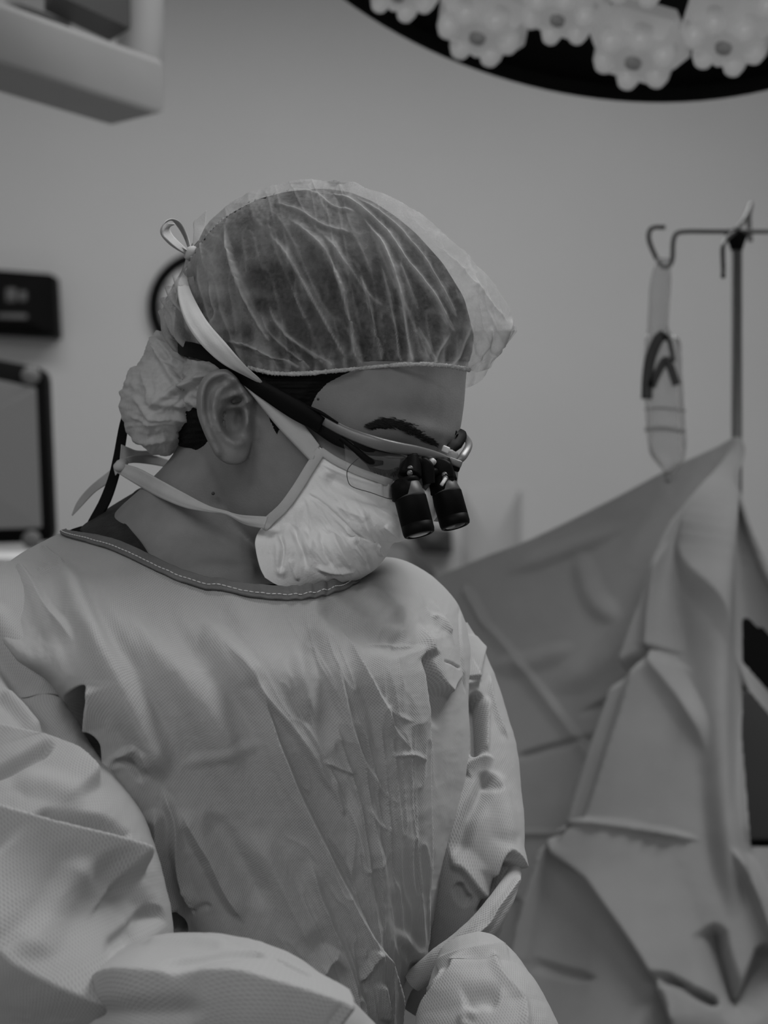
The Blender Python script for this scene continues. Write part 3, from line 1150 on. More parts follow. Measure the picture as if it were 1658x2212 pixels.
def torso_grid(nr, nc, back=.22):
    """nr rows; columns concentrated on the front"""
    R = np.array(RINGS, float)
    nf = int(nc * (1 - back))
    # ring curves at fine resolution, parameter = control index 0..8
    fr_ = np.linspace(0, 5, nf, endpoint=False)
    bk = np.linspace(5, 8, nc - nf, endpoint=False)
    u = np.concatenate([fr_, bk])
    C = []
    for ring in R:
        L = 8
        i = np.floor(u).astype(int)
        w_ = (u - i)[:, None]
        a_, b_, c_, d_ = ring[(i - 1) % L], ring[i % L], ring[(i + 1) % L], ring[(i + 2) % L]
        C.append(0.5 * (2 * b_ + (c_ - a_) * w_ + (2 * a_ - 5 * b_ + 4 * c_ - d_) * w_ ** 2 + (3 * b_ - a_ - 3 * c_ + d_) * w_ ** 3))
    C = np.array(C)                                        # (rings, nc, 3)
    k = len(R)
    # rows: most of them between ring 0 and ring 8
    s = np.concatenate([np.linspace(0, 8, nr - 14, endpoint=False), np.linspace(8, k - 1, 14)])
    i = np.minimum(s.astype(int), k - 2)
    w_ = (s - i)[:, None, None]
    E = np.concatenate([[2 * C[0] - C[1]], C, [2 * C[-1] - C[-2]]])
    a_, b_, c_, d_ = E[i], E[i + 1], E[i + 2], E[i + 3]
    q = 0.5 * (2 * b_ + (c_ - a_) * w_ + (2 * a_ - 5 * b_ + 4 * c_ - d_) * w_ ** 2 + (3 * b_ - a_ - 3 * c_ + d_) * w_ ** 3)
    last = s > 8
    lin = b_ * (1 - w_) + c_ * w_
    q[last] = lin[last]
    return W(q[..., 0], q[..., 1], q[..., 2])


# sleeves: centre line (px, py, Y) and radius in px of the frame
ARM_R = [(70, 1330, 1.30, 140), (12, 1450, 1.245, 188), (-30, 1590, 1.215, 206), (0, 1760, 1.185, 250), (60, 1900, 1.16, 280), (110, 2010, 1.15, 262), (140, 2120, 1.15, 240), (165, 2240, 1.155, 225), (185, 2360, 1.165, 210)]
FORE_R = [(-60, 2480, 1.25, 130), (60, 2395, 1.20, 140), (190, 2295, 1.162, 158), (345, 2205, 1.098, 176), (500, 2208, 1.08, 178), (600, 2262, 1.08, 178), (710, 2360, 1.085, 172), (850, 2460, 1.095, 155), (980, 2540, 1.105, 130)]
ARM_L = [(930, 1375, 1.43, 84), (965, 1470, 1.425, 100), (1000, 1600, 1.405, 108), (1016, 1720, 1.38, 112), (1018, 1830, 1.354, 112), (1004, 1930, 1.356, 104), (968, 2040, 1.375, 92), (925, 2140, 1.40, 84)]
FORE_L = [(1118, 1866, 1.345, 12), (1104, 1905, 1.325, 20), (1080, 1950, 1.310, 26), (1045, 2000, 1.300, 30), (1000, 2042, 1.295, 30), (945, 2078, 1.295, 26), (890, 2120, 1.30, 22)]
CUFF_L = [(1016, 2056, 1.275, 70), (1024, 2085, 1.268, 88), (1034, 2130, 1.258, 112), (1046, 2200, 1.245, 142), (1058, 2300, 1.235, 172), (1064, 2420, 1.235, 185)]


def arm_grid(tab, nr, nc, shrink=0.0, squash=1.0):
    P = cr(tab, nr)
    C = W(P[:, 0], P[:, 1], P[:, 2])
    R = P[:, 3] * P[:, 2] / FPX - shrink
    T = nrm(np.gradient(C, axis=0))
    V = nrm(np.cross(T, [0.0, -1.0, 0.0]))      # across, in the picture
    B = nrm(np.cross(V, T))                      # away / towards the camera
    a = np.linspace(0, 2 * np.pi, nc, endpoint=False)
    return C[:, None] + R[:, None, None] * (np.cos(a)[None, :, None] * V[:, None] + squash * np.sin(a)[None, :, None] * B[:, None])


# --- body: head, neck, ear, nose, shoulders, arms and hands as one continuous surface
NECK = [(930, 405, 660, .046, 1.345), (985, 372, 668, .050, 1.345), (1020, 342, 668, .052, 1.347), (1060, 300, 665, .053, 1.35), (1100, 256, 660, .054, 1.352), (1150, 218, 655, .058, 1.353),
        (1200, 196, 668, .068, 1.353), (1240, 165, 690, .080, 1.352), (1280, 120, 715, .094, 1.35), (1330, 60, 760, .108, 1.345)]


def build_body():
    parts = []
    parts.append(closed_loft(HG[::2, ::2]))
    t = np.linspace(0, 2 * np.pi, 72, endpoint=False)
    q = cr(NECK, 50)
    G = np.stack([np.stack([((l + r) / 2 - 829) * Yc / FPX + (r - l) / 2 * Yc / FPX * np.cos(t) + 0 * t,
                            Yc - b * np.sin(t), np.full(72, CZ + (1106 - y) * Yc / FPX)], -1) for y, l, r, b, Yc in q])
    gx, gy = proj(G)
    N = outward(G)
    G = G + N * (folds(gx, gy, [([(480, 1010), (500, 1080), (520, 1160), (540, 1240)], 3.0, 50, 40, 'r', .2, .2),
                                ([(400, 1225), (480, 1232), (560, 1236)], 4.0, 24, 30, 'r', .3, .1)]) * near_mask(N))[..., None]
    parts.append(closed_loft(G))
    parts.append(build_ear())
    # nose
    parts.append(tube([W(966, 975, 1.303), W(955, 1030, 1.299), W(944, 1080, 1.298), W(934, 1106, 1.303)], [.008, .010, .0125, .011], 20, 24))
    parts.append(tube([W(925, 1100, 1.292), W(922, 1108, 1.29)], .0075, 14, 5))
    # trunk, arms
    TG = torso_grid(110, 120)
    N = outward(TG)
    TG = TG - N * .030
    parts.append(closed_loft(TG[6:88]))
    for tab, sh, f0, f1 in ((ARM_R, .034, .15, 1), (FORE_R, .026, .0, .95), (ARM_L, .012, .1, 1), (FORE_L, .009, .2, 1)):
        G = arm_grid(tab, 40, 40, sh)
        parts.append(closed_loft(G[int(40 * f0):int(40 * f1)]))
    V, F = joinp(parts)
    o = mesh('body_source', V, F, M['skin'])
    md = o.modifiers.new('r', 'REMESH')
    md.mode = 'VOXEL'
    md.voxel_size = .0016
    sm = o.modifiers.new('s', 'SMOOTH')
    sm.factor, sm.iterations = .5, 3
    dg = bpy.context.evaluated_depsgraph_get()
    me = bpy.data.meshes.new_from_object(o.evaluated_get(dg))
    me.name = 'body'
    me.polygons.foreach_set('use_smooth', np.full(len(me.polygons), True))
    src = o.data
    bpy.data.objects.remove(o)
    bpy.data.meshes.remove(src)
    b = bpy.data.objects.new('body', me)
    COL.objects.link(b)
    b.parent = person
    b.matrix_parent_inverse = PINV['person']
    return b


build_body()


YMW, YMS = 420, 6          # depth maps of the near surfaces, 6 px cells from px -400


def ymap(G):
    x, y = proj(G)
    m = np.full((560, YMW), 9.0)
    i, j = ((y - 300) / YMS).astype(int), ((x + 400) / YMS).astype(int)
    ok = (i >= 0) & (i < 560) & (j >= 0) & (j < YMW)
    np.minimum.at(m, (i[ok], j[ok]), G[..., 1][ok])
    return m


def ylook(m, x, y):
    fi, fj = (y - 300) / YMS - .5, (x + 400) / YMS - .5
    i, j = np.clip(fi.astype(int), 0, 558), np.clip(fj.astype(int), 0, YMW - 2)
    u, v = np.clip(fi - i, 0, 1), np.clip(fj - j, 0, 1)
    return (m[i, j] * (1 - u) + m[i + 1, j] * u) * (1 - v) + (m[i, j + 1] * (1 - u) + m[i + 1, j + 1] * u) * v


# --- hair: the head surface lifted where hair grows
def poly_in(px, py, P):
    P = np.asarray(P, float)
    ins = np.zeros(px.shape, bool)
    for (x1, y1), (x2, y2) in zip(P, np.roll(P, -1, 0)):
        ins ^= ((y1 > py) != (y2 > py)) & (px < (x2 - x1) * (py - y1) / (y2 - y1 + 1e-9) + x1)
    d, _ = fdist(px, py, np.concatenate([P, P[:1]]))
    return np.where(ins, np.abs(d), -np.abs(d))


def build_hair():
    G = head_grid(420, 520, 0, 408, 1010)
    N = outward(G)
    G0 = G + N * .0
    px, py = proj(G0)
    sc = 800 - 20 * sst(700, 760, px) - py                                       # the skull under the cap
    near = N[..., 1] < 0.15
    temple = poly_in(px, py, [(520, 760), (800, 760), (760, 800), (735, 812), (705, 828), (684, 850), (672, 872), (664, 896), (640, 905), (606, 925), (598, 948), (590, 930), (560, 850)])
    nape = poly_in(px, py, [(360, 760), (470, 760), (470, 900), (462, 935), (440, 962), (420, 975), (396, 985), (370, 985), (340, 960)])
    m = np.maximum(sc, np.where(near, np.maximum(temple, nape), 780 - py))
    far = ~near
    m = np.where(far & (px < 640), np.maximum(m, 985 - py), m)
    D = np.where(m > 0, .0005 + (.0040 - .0030 * sst(800, 780, py)) * sst(0, 26, m), -.0035 * sst(0, 12, -m))
    str_ = .0012 * (vnoise(px / 40 + 3, py / 4.0) - .5) * sst(795, 815, py)
    G = G0 + N * (D + np.where(m > 6, str_, 0))[..., None]
    ff = gfaces(*m.shape, True)
    keep = (m.reshape(-1)[ff] > -14).all(1)
    V = G.reshape(-1, 3)
    top = len(V)
    mesh('hair', V, ff[keep], M['hair'], person)
    return ymap(G)


HAIR = build_hair()

# --- cap
CAP_L = [(391, 658), (396, 608), (404, 574), (419, 533), (439, 498), (469, 462), (509, 427), (545, 407), (585, 398), (620, 376), (660, 356), (700, 350), (730, 360), (790, 420)]
CAP_R = [(391, 720), (396, 764), (405, 790), (420, 830), (440, 872), (470, 918), (510, 964), (545, 1002), (585, 1040), (620, 1070), (660, 1096), (700, 1114), (715, 1116), (735, 1104), (765, 1078), (790, 1062), (806, 1054), (820, 1046), (835, 1036), (850, 1018), (862, 1006)]
EL_N = [(330, 720), (380, 748), (420, 766), (460, 784), (500, 797), (545, 806), (590, 808), (640, 806), (700, 800), (760, 793), (820, 788), (880, 787), (940, 791), (985, 798), (1012, 805), (1036, 797), (1060, 782), (1080, 765), (1100, 740)]


def build_cap():
    nr, nc = 330, 760
    s = np.linspace(0, 1, nr) ** 1.0
    t = np.linspace(0, 2 * np.pi, nc, endpoint=False)      # 0 = right silhouette, pi/2 = near
    ct, st = np.cos(t), np.sin(t)
    el_near = itp(700 + 340 * np.cos(t), EL_N)
    G = np.zeros((nr, nc, 3))
    el = np.where(st >= 0, el_near, np.where(ct > .1, np.where(ct > .985, el_near, 806 + 50 * np.clip(-st * 1.6, 0, 1)), 806 + 30 * (-st)))
    el = np.where((st >= 0), el, el)
    for i in range(nr):
        py = 391 + (el - 391) * (0.5 - 0.5 * math.cos(math.pi * (s[i] * .72))) / (0.5 - 0.5 * math.cos(math.pi * .72))
        l, r = itp(py, CAP_L), itp(py, CAP_R)
        xm, hw = (l + r) / 2, (r - l) / 2
        f = (py - 391) / (806 - 391)
        D = .093 * np.sqrt(np.clip(1 - (1 - np.clip(f, 0, 1) / .72) ** 2, 0, 1))
        pinch = 1 - .125 * sst(.70, 1.0, np.full(nc, s[i]))
        Dn = D * np.where(st > 0, pinch, 1.0)
        e = 2 / 2.15
        cc_, ss_ = np.sign(ct) * np.abs(ct) ** e, np.sign(st) * np.abs(st) ** e
        Yc = 1.338 - .034 * cc_
        Y = Yc - Dn * ss_
        G[i] = W(xm + hw * cc_, py, Y)
    px, py = proj(G)
    yh = ylook(HAIR, px, py)
    near = (st >= -.02)[None, :] & (yh < 5) & (px < 985)
    G = np.where((near & (G[..., 1] > yh - .0035))[..., None], W(px, py, np.minimum(G[..., 1], yh - .0035)), G)
    N = outward(G)
    px, py = proj(G)
    nm = near_mask(N)
    # pleats gathered on the elastic, traced ridge by ridge
    Lp = [
        ([(482, 478), (496, 545), (520, 625), (560, 700), (585, 740)], 3.2, 10, 10),
        ([(575, 500), (620, 552), (660, 620), (700, 690), (745, 770)], 3.4, 14, 14),
        ([(575, 640), (600, 700), (650, 748), (700, 785)], 2.4, 12, 12),
        ([(560, 670), (585, 720), (640, 770), (672, 798)], 2.2, 9, 9),
        ([(485, 736), (540, 748), (590, 772), (650, 795)], 3.2, 12, 14),
        ([(605, 715), (660, 752), (700, 778), (720, 792)], 2.0, 8, 8),
        ([(620, 470), (690, 530), (725, 585), (750, 640)], 2.6, 14, 14),
        ([(700, 550), (735, 610), (757, 690), (765, 760), (786, 788)], 3.4, 11, 15),
        ([(690, 500), (740, 560), (800, 640), (830, 660)], 2.2, 12, 12),
        ([(770, 580), (800, 650), (812, 720), (826, 782)], 2.2, 8, 8),
        ([(780, 470), (830, 540), (866, 640), (880, 720), (893, 786)], 3.8, 9, 18),
        ([(820, 560), (850, 680), (862, 760), (868, 786)], 2.6, 8, 8),
        ([(690, 410), (760, 440), (830, 500), (880, 570), (930, 630), (960, 680), (985, 720)], 3.4, 10, 10),
        ([(760, 420), (830, 470), (880, 520), (920, 570), (960, 640), (990, 690)], 2.6, 8, 10),
        ([(860, 560), (890, 640), (906, 670)], 1.8, 9, 9),
        ([(580, 440), (640, 455), (700, 490), (760, 505)], 1.6, 10, 10),
        ([(600, 415), (680, 420), (720, 450), (770, 460)], 1.6, 8, 8),
        ([(900, 700), (925, 740), (945, 785)], 2.2, 9, 9),
        ([(975, 715), (950, 750), (938, 788)], 2.8, 16, 12),
        ([(1020, 690), (1000, 740), (975, 795)], 2.6, 12, 14),
        ([(1060, 700), (1050, 740), (1010, 800)], 3.0, 16, 16),
        ([(1105, 680), (1085, 735), (1060, 772)], 3.0, 18, 18),
        ([(430, 560), (440, 640), (470, 720)], 1.6, 14, 14),
        ([(455, 600), (458, 650), (468, 680), (452, 720)], 2.0, 7, 9),
        ([(640, 590), (640, 640), (660, 690)], 1.4, 12, 12),
        ([(930, 520), (1000, 590), (1060, 660), (1095, 700)], 2.0, 12, 12)]
    fold = folds(px, py, [(a_, b_, c_, d_, 's', .25, .12) for a_, b_, c_, d_ in Lp])
    dens = folds(px, py, [(a_, 1000 * b_ / 6.5, c_ * .45, d_ * 1.7, 's', .25, .05) for a_, b_, c_, d_ in Lp])
    core = folds(px, py, [(a_, 1000 * b_ / 4.2, max(4, c_ * .30), max(4, d_ * .30), 's', .25, .05) for a_, b_, c_, d_ in Lp])
    # fine gathers near the elastic
    e_dist = el[None, :] - py
    ph = px + .35 * (e_dist) * np.sign(px - 820) * -.3
    gat = np.sin(ph / 5.2 + 3 * vnoise(px / 40, py / 60)) * np.exp(-np.clip(e_dist, 0, 400) / 46)
    fold = fold * nm + .0010 * gat + .0030 * (crumple(px / 75 + .006 * py, py / 100 + 11) - .5)
    hz = sst(640, 440, py + .25 * (px - 700)) * .24 + .30 * sst(560, 430, px) - .22 * np.exp(-((px - 760) / 150) ** 2 - ((py - 690) / 90) ** 2)
    rl = ridge((px - .42 * (py - 600)) / 46 + 5, py / 190 + 2, 7) + .7 * ridge((px - .2 * (py - 600)) / 24 + 9, py / 90 + 4, 6)
    rl = rl * nm * (.5 + .5 * sst(420, 620, py))
    fold = fold + .0011 * rl
    dens = -.04 + .34 * rl + hz + (dens + .75 * core) * nm + .42 * np.clip(gat, 0, 1) + .55 * (crumple(px / 45 + 5, py / 60) - .55)
    pinch = sst(0, 30, e_dist)
    G = G + N * ((fold + .0) * pinch)[..., None]
    Gr = G
    o = mesh('bouffant_cap', Gr.reshape(-1, 3), gfaces(nr, nc, True), M['cap'], person, attrs={'dens': np.clip(dens, 0, 1)})
    o['label'] = 'thin translucent bouffant cap with pleats gathered on an elastic edge'
    # rolled elastic edge
    E = G[-1]
    EN = N[-1]
    a = np.linspace(0, 2 * np.pi, 8, endpoint=False)
    T = nrm(np.roll(E, -1, 0) - np.roll(E, 1, 0))
    Bv = np.cross(T, EN)
    rr = .0010 + .0005 * (np.random.default_rng(5).random(nc) - .5)
    R = E[:, None] + rr[:, None, None] * (np.cos(a)[None, :, None] * EN[:, None] + 1.4 * np.sin(a)[None, :, None] * Bv[:, None])
    idx = np.concatenate([np.arange(nc), [0]])
    F = np.concatenate([gfaces(nc, 8, True), np.array([((nc - 1) * 8 + j, (nc - 1) * 8 + (j + 1) % 8, (j + 1) % 8, j) for j in range(8)])])
    # only where it lies on the forehead and temple
    okv = (px[-1] > 535) & (px[-1] < 1014) & (st > 0)
    keep = okv[np.clip(F[:, 0] // 8, 0, nc - 1)]
    mesh('elastic_edge', R.reshape(-1, 3), F[keep], M['capband'], o)
    # back puff of the cap, pulled out below the loupe cord
    PL = [(714, 338, 352), (735, 325, 405), (765, 312, 470), (790, 298, 508), (815, 276, 505), (845, 266, 485), (880, 266, 458), (910, 270, 432), (935, 282, 410), (955, 304, 392), (970, 328, 378), (978, 345, 362)]
    rows = cr(PL, 150)
    m = 180
    t = np.linspace(0, 2 * np.pi, m, endpoint=False)
    G = np.stack([W((l + r) / 2 + (r - l) / 2 * np.cos(t), y, 1.350 - .00055 * np.maximum(0, (l + r) / 2 + (r - l) / 2 * np.cos(t) - 400) - .060 * math.sqrt(max(0.02, 1 - ((y - 846) / 134) ** 2)) * np.sin(t)) for y, l, r in rows])
    N = outward(G)
    px, py = proj(G)
    fd = folds(px, py, [
        ([(335, 722), (350, 770), (375, 820), (400, 835), (440, 815), (475, 805)], 6, 12, 16, 's', .1, .2),
        ([(345, 735), (372, 775), (392, 815)], 4, 9, 9, 's', .2, .2),
        ([(400, 775), (440, 790), (480, 800)], 3.5, 14, 10, 's', .2, .2),
        ([(390, 826), (350, 860), (320, 885)], 4, 14, 18, 's', .2, .3),
        ([(395, 855), (430, 872), (450, 880)], 3, 10, 10, 's', .2, .2),
        ([(310, 800), (325, 850), (318, 880)], 3, 14, 12, 's', .2, .2),
        ([(375, 780), (388, 806), (400, 822)], -5, 12, 12, 'r', .2, .2),
        ([(280, 850), (310, 880), (335, 905), (420, 900)], 2.5, 12, 14, 's', .2, .2),
        ([(285, 935), (320, 948), (370, 940)], 2.5, 10, 10, 's', .2, .2),
        ([(275, 895), (330, 915), (400, 910)], 1.6, 8, 8, 's', .2, .2)])
    fd = fd * near_mask(N) + .0075 * (crumple(px / 60 + 2, py / 48) - .55) + .002 * (crumple(px / 22, py / 26) - .5)
    G = G + N * fd[..., None]
    d2 = np.clip(.50 + 2.2 * (crumple(px / 50 + 9, py / 42) - .6), 0, 1)
    mesh('cap_puff', G.reshape(-1, 3), gfaces(150, m, True), M['puff'], o, attrs={'dens': d2})
    # gathered net between tie and cord at the back of the head
    rows = cr([(600, 384, 410), (640, 362, 430), (680, 354, 450), (715, 356, 462), (745, 372, 486), (770, 400, 510)], 60)
    t = np.linspace(-.2, 1.2, 80) * math.pi
    G = np.stack([W((l + r) / 2 - (r - l) / 2 * np.cos(t), y, 1.326 - .040 * np.sin(t)) for y, l, r in rows])
    px, py = proj(G)
    N = gnormal(G)
    if (N[..., 1].mean()) > 0:
        N = -N
    G = G + N * (.0022 * np.sin((px - .45 * (py - 700)) / 3.4 + 4 * vnoise(px / 30, py / 40)) + .002)[..., None]
    mesh('cap_gather', G.reshape(-1, 3), gfaces(60, 80), M['cap'], o, attrs={'dens': np.clip(.25 + .5 * np.sin((px - .45 * (py - 700)) / 3.4 + 4 * vnoise(px / 30, py / 40)), 0, 1)})
    return o


M['puff'] = veil('cap_puff_cloth', .62, .72, 1.0)
cap = build_cap()


# --- ribbons
def ribbon(name, A, B, m, parent, th=.0006, n=70, k=9, bow=.0, crease=None):
    """cloth strip between two edge lines of (px, py, Y)"""
    A, B = cr(A, n), cr(B, n)
    s = np.linspace(0, 1, k)[:, None]
    G = np.stack([W(a_[0] * (1 - s[:, 0]) + b_[0] * s[:, 0], a_[1] * (1 - s[:, 0]) + b_[1] * s[:, 0], a_[2] * (1 - s[:, 0]) + b_[2] * s[:, 0]) for a_, b_ in zip(A, B)])
    G[..., 1] -= bow * np.sin(np.pi * s[None, :, 0])
    if crease:
        c = (1 - np.abs(s[:, 0] - crease[0]) / .3).clip(0)
        G[..., 1] -= crease[1] * c[None]
    V, F = shell(G, th)
    return mesh(name, V, F, m, parent)


def hy_(x, y, off):
    return head_y(x, y) - off


mask = None


# --- mask
MN = [(686, 963), (668, 995), (648, 1028), (626, 1060), (604, 1088), (584, 1110), (566, 1132), (556, 1150), (551, 1170), (553, 1190), (557, 1210), (563, 1230), (572, 1248)]
MS = [(948, 1028), (960, 1060), (958, 1092), (940, 1118), (912, 1136), (884, 1150), (863, 1162), (848, 1170), (838, 1190), (830, 1207), (812, 1228), (790, 1243), (765, 1256)]
MTOP = [(686, 963), (720, 985), (770, 1010), (820, 1030), (850, 1038), (900, 1030), (948, 1026)]
MBOT = [(572, 1248), (600, 1264), (640, 1271), (690, 1273), (730, 1268), (765, 1256)]


def build_mask():
    ns, nq = 240, 300
    Nl, Sl = cr(MN, ns), cr(MS, ns)
    s = np.linspace(0, 1, ns)
    Yn = np.interp(s, [0, .3, .5, .6, 1], [hy_(690, 965, .004), hy_(640, 1060, .004), hy_(580, 1110, .005), 1.262, 1.258])
    Ys = np.interp(s, [0, .25, .5, 1], [1.303, 1.296, 1.300, 1.300])
    ker = np.hanning(61) / np.hanning(61).sum()
    Yn = np.convolve(np.pad(Yn, 30, mode='edge'), ker, 'valid')
    Ys = np.convolve(np.pad(Ys, 30, mode='edge'), ker, 'valid')
    q = np.linspace(0, 1, nq)
    far = q > .62
    ang = q / .62 * 90
    G = np.zeros((ns, nq, 3))
    topc, botc = cr(MTOP, 400), cr(MBOT, 400)
    for i in range(ns):
        a = np.radians(np.minimum(ang, 145))
        xs = np.sin(np.minimum(a, np.pi / 2))
        x = Nl[i, 0] + (Sl[i, 0] - Nl[i, 0]) * np.where(a < np.pi / 2, xs, np.sin(a) ** .8)
        lin = Nl[i, 1] + (Sl[i, 1] - Nl[i, 1]) * np.where(a < np.pi / 2, xs, np.sin(a) ** .8)
        dt = np.interp(x, topc[:, 0], topc[:, 1]) - (MTOP[0][1] + (MTOP[-1][1] - MTOP[0][1]) * (x - MTOP[0][0]) / (MTOP[-1][0] - MTOP[0][0]))
        db = np.interp(x, botc[:, 0], botc[:, 1]) - (MBOT[0][1] + (MBOT[-1][1] - MBOT[0][1]) * (x - MBOT[0][0]) / (MBOT[-1][0] - MBOT[0][0]))
        wt = float(sst(.75, 0, s[i]))
        wb = float(sst(.25, 1, s[i]))
        y = lin + dt * wt + db * wb
        # the mouth pouch stands out towards the camera in the middle rows
        pouch = -.019 * math.sin(math.pi * min(1, max(0, (s[i] + .06) / 1.06))) * np.sin(np.clip(a, 0, np.pi / 2) * 2) ** 1.0
        Y = Yn[i] + (Ys[i] - Yn[i]) * (1 - np.cos(a)) * 1.0 + pouch
        G[i] = W(x, y, Y)
    N = gnormal(G)
    if N[ns // 2, nq // 4, 1] > 0:
        N = -N
    px, py = proj(G)
    L = [
        ([(690, 1026), (740, 1052), (800, 1082), (885, 1128)], -5.5, 24, 26, 'r', .15, .02),
        ([(664, 1066), (700, 1090), (740, 1126), (775, 1158), (800, 1170)], -2.2, 6, 8, 'r', .1, .2),
        ([(684, 1024), (740, 1056), (800, 1086), (880, 1135)], 2.2, 6, 26, 's', .1, .2),
        ([(664, 1066), (700, 1092), (740, 1128), (775, 1162), (800, 1172)], 2.6, 8, 26, 's', .1, .3),
        ([(690, 1000), (760, 1030), (830, 1055)], 1.6, 8, 8, 's', .2, .2),
        ([(722, 1090), (760, 1108), (800, 1120)], 2.4, 16, 22, 's', .2, .3),
        ([(663, 1070), (672, 1110), (674, 1165), (668, 1200)], 1.5, 9, 16, 's', .15, .25),
        ([(655, 1080), (645, 1120), (660, 1165), (690, 1215)], 1.6, 12, 12, 's', .15, .25),
        ([(622, 1128), (615, 1165), (610, 1210), (612, 1255)], 1.6, 16, 16, 's', .1, .2),
        ([(596, 1150), (598, 1190), (602, 1250)], 1.5, 12, 14, 's', .1, .2),
        ([(600, 1155), (612, 1180), (606, 1240)], -3.2, 10, 10, 'r', .2, .2),
        ([(630, 1130), (650, 1185), (665, 1235)], -3.0, 14, 14, 'r', .2, .3),
        ([(626, 1205), (634, 1230), (645, 1256)], 1.2, 9, 10, 's', .2, .2),
        ([(705, 1130), (720, 1165), (745, 1205), (760, 1235)], 2.4, 14, 18, 's', .2, .2),
        ([(690, 1150), (700, 1190), (720, 1230)], -2.0, 12, 12, 'r', .2, .2),
        ([(745, 1130), (770, 1180), (795, 1225)], 2.0, 12, 16, 's', .2, .2),
        ([(780, 1105), (800, 1150), (812, 1190)], 2.0, 14, 14, 's', .2, .2),
        ([(760, 1165), (790, 1200), (800, 1235)], -2.0, 9, 12, 'r', .2, .2),
        ([(830, 1135), (850, 1150), (862, 1160)], 2.0, 6, 10, 's', .1, .1),
        ([(815, 1172), (816, 1190), (826, 1202)], 2.4, 5, 8, 's', .2, .2),
        ([(680, 1225), (720, 1235), (770, 1228)], 1.8, 10, 12, 's', .2, .2)]
    nm = sst(0, .3, -N[..., 1])
    D = 1.15 * folds(px, py, L) * nm
    ca, sa = math.cos(.95), math.sin(.95)
    al, ac = px * ca + py * sa, -px * sa + py * ca
    w1 = crumple(ac / 26 + 3, al / 110 + 7) - .55                      # creases running down to the right
    w2_ = crumple(px / 24 + py / 300, py / 120 + 3) - .55              # upright creases by the side binding
    lw = sst(690, 640, px)
    lowf = sst(1030, 1110, py + (px - 700) * -.25)
    inner = sst(0, 24, poly_in(px, py, MN + MS[::-1]).clip(0))
    D += (.0024 * w2_ * lw + .0034 * w1 * (1 - lw)) * (.25 + .75 * lowf) * nm * inner
    # pinched nose wire, stitched edges
    D += .0016 * np.sin(px / 2.6) * np.exp(-((px - 838) / 16) ** 2 - ((py - 1050) / 24) ** 2)
    G = G + N * D[..., None]
    V, F = shell(G, .0008)
    o = mesh('surgical_mask', V, F, M['maskm'], person)
    o['label'] = 'pale pleated tie-on face mask'
    # bindings down the near edge and along the top
    def band(c, w0, name, lift=.0016):
        P = cr(c, 60)
        d = nrm(np.gradient(P, axis=0))
        n_ = np.stack([-d[:, 1], d[:, 0]], -1)
        S = np.linspace(-.5, .5, 9)
        Q = P[:, None] + n_[:, None] * (S * w0)[None, :, None]
        mpx, mpy = px.reshape(-1), py.reshape(-1)
        nmf = (N[..., 1].reshape(-1) < 0)
        Yv = G.reshape(-1, 3)[:, 1]
        Y = np.array([[Yv[np.where(nmf, (mpx - x) ** 2 + (mpy - y) ** 2, 1e9).argmin()] for x, y in r] for r in Q])
        Y = np.array([np.convolve(np.pad(Y[:, k], 6, mode='edge'), np.ones(13) / 13, 'valid') for k in range(9)]).T
        GG = W(Q[..., 0], Q[..., 1], Y - lift - .0008 * np.cos(S * np.pi)[None])
        V, F = shell(GG, .0008)
        mesh(name, V, F, M['tie'], o)
    band([(694, 972), (668, 1013), (640, 1058), (612, 1096), (584, 1122), (566, 1140)], 22, 'side_binding')
    band([(692, 974), (726, 996), (772, 1018), (822, 1036), (846, 1044)], 16, 'top_binding', .0012)
    return o


mask = build_mask()
tg = lambda P: [tuple(p) for p in P]
# lower tie: from mask to the knot behind the neck
ribbon('lower_tie', [(578, 1116, 1.252), (520, 1112, 1.262), (490, 1104, 1.268), (450, 1092, 1.276), (400, 1066, 1.288), (345, 1036, 1.305), (300, 1012, 1.335), (262, 1000, 1.36)],
       [(570, 1142, 1.251), (530, 1134, 1.262), (488, 1111, 1.267), (450, 1106, 1.275), (400, 1097, 1.286), (345, 1075, 1.303), (300, 1050, 1.333), (254, 1022, 1.36)], M['tie'], mask, crease=(.6, .0012))
ribbon('lower_tie', [(262, 992, 1.362), (290, 984, 1.372), (330, 984, 1.40), (372, 996, 1.42)], [(262, 1004, 1.362), (290, 1000, 1.372), (330, 1004, 1.40), (372, 1012, 1.42)], M['tie'], mask)
ribbon('tie_end', [(262, 960, 1.366), (275, 966, 1.37), (300, 974, 1.385), (350, 972, 1.41)], [(258, 1000, 1.366), (280, 996, 1.37), (310, 985, 1.385), (352, 982, 1.41)], M['tie'], mask)
ribbon('tie_end', [(256, 1002, 1.365), (230, 1022, 1.375), (195, 1050, 1.395), (168, 1082, 1.415), (155, 1112, 1.43)], [(258, 1018, 1.365), (236, 1042, 1.375), (205, 1064, 1.395), (176, 1094, 1.415), (157, 1114, 1.43)], M['tie'], mask)
V, F = tube([W(252, 1010, 1.358), W(260, 1006, 1.356), (W(268, 998, 1.36))], [.003, .0042, .003], 14, 12)
mesh('tie_knot', V, F, M['tie'], mask)
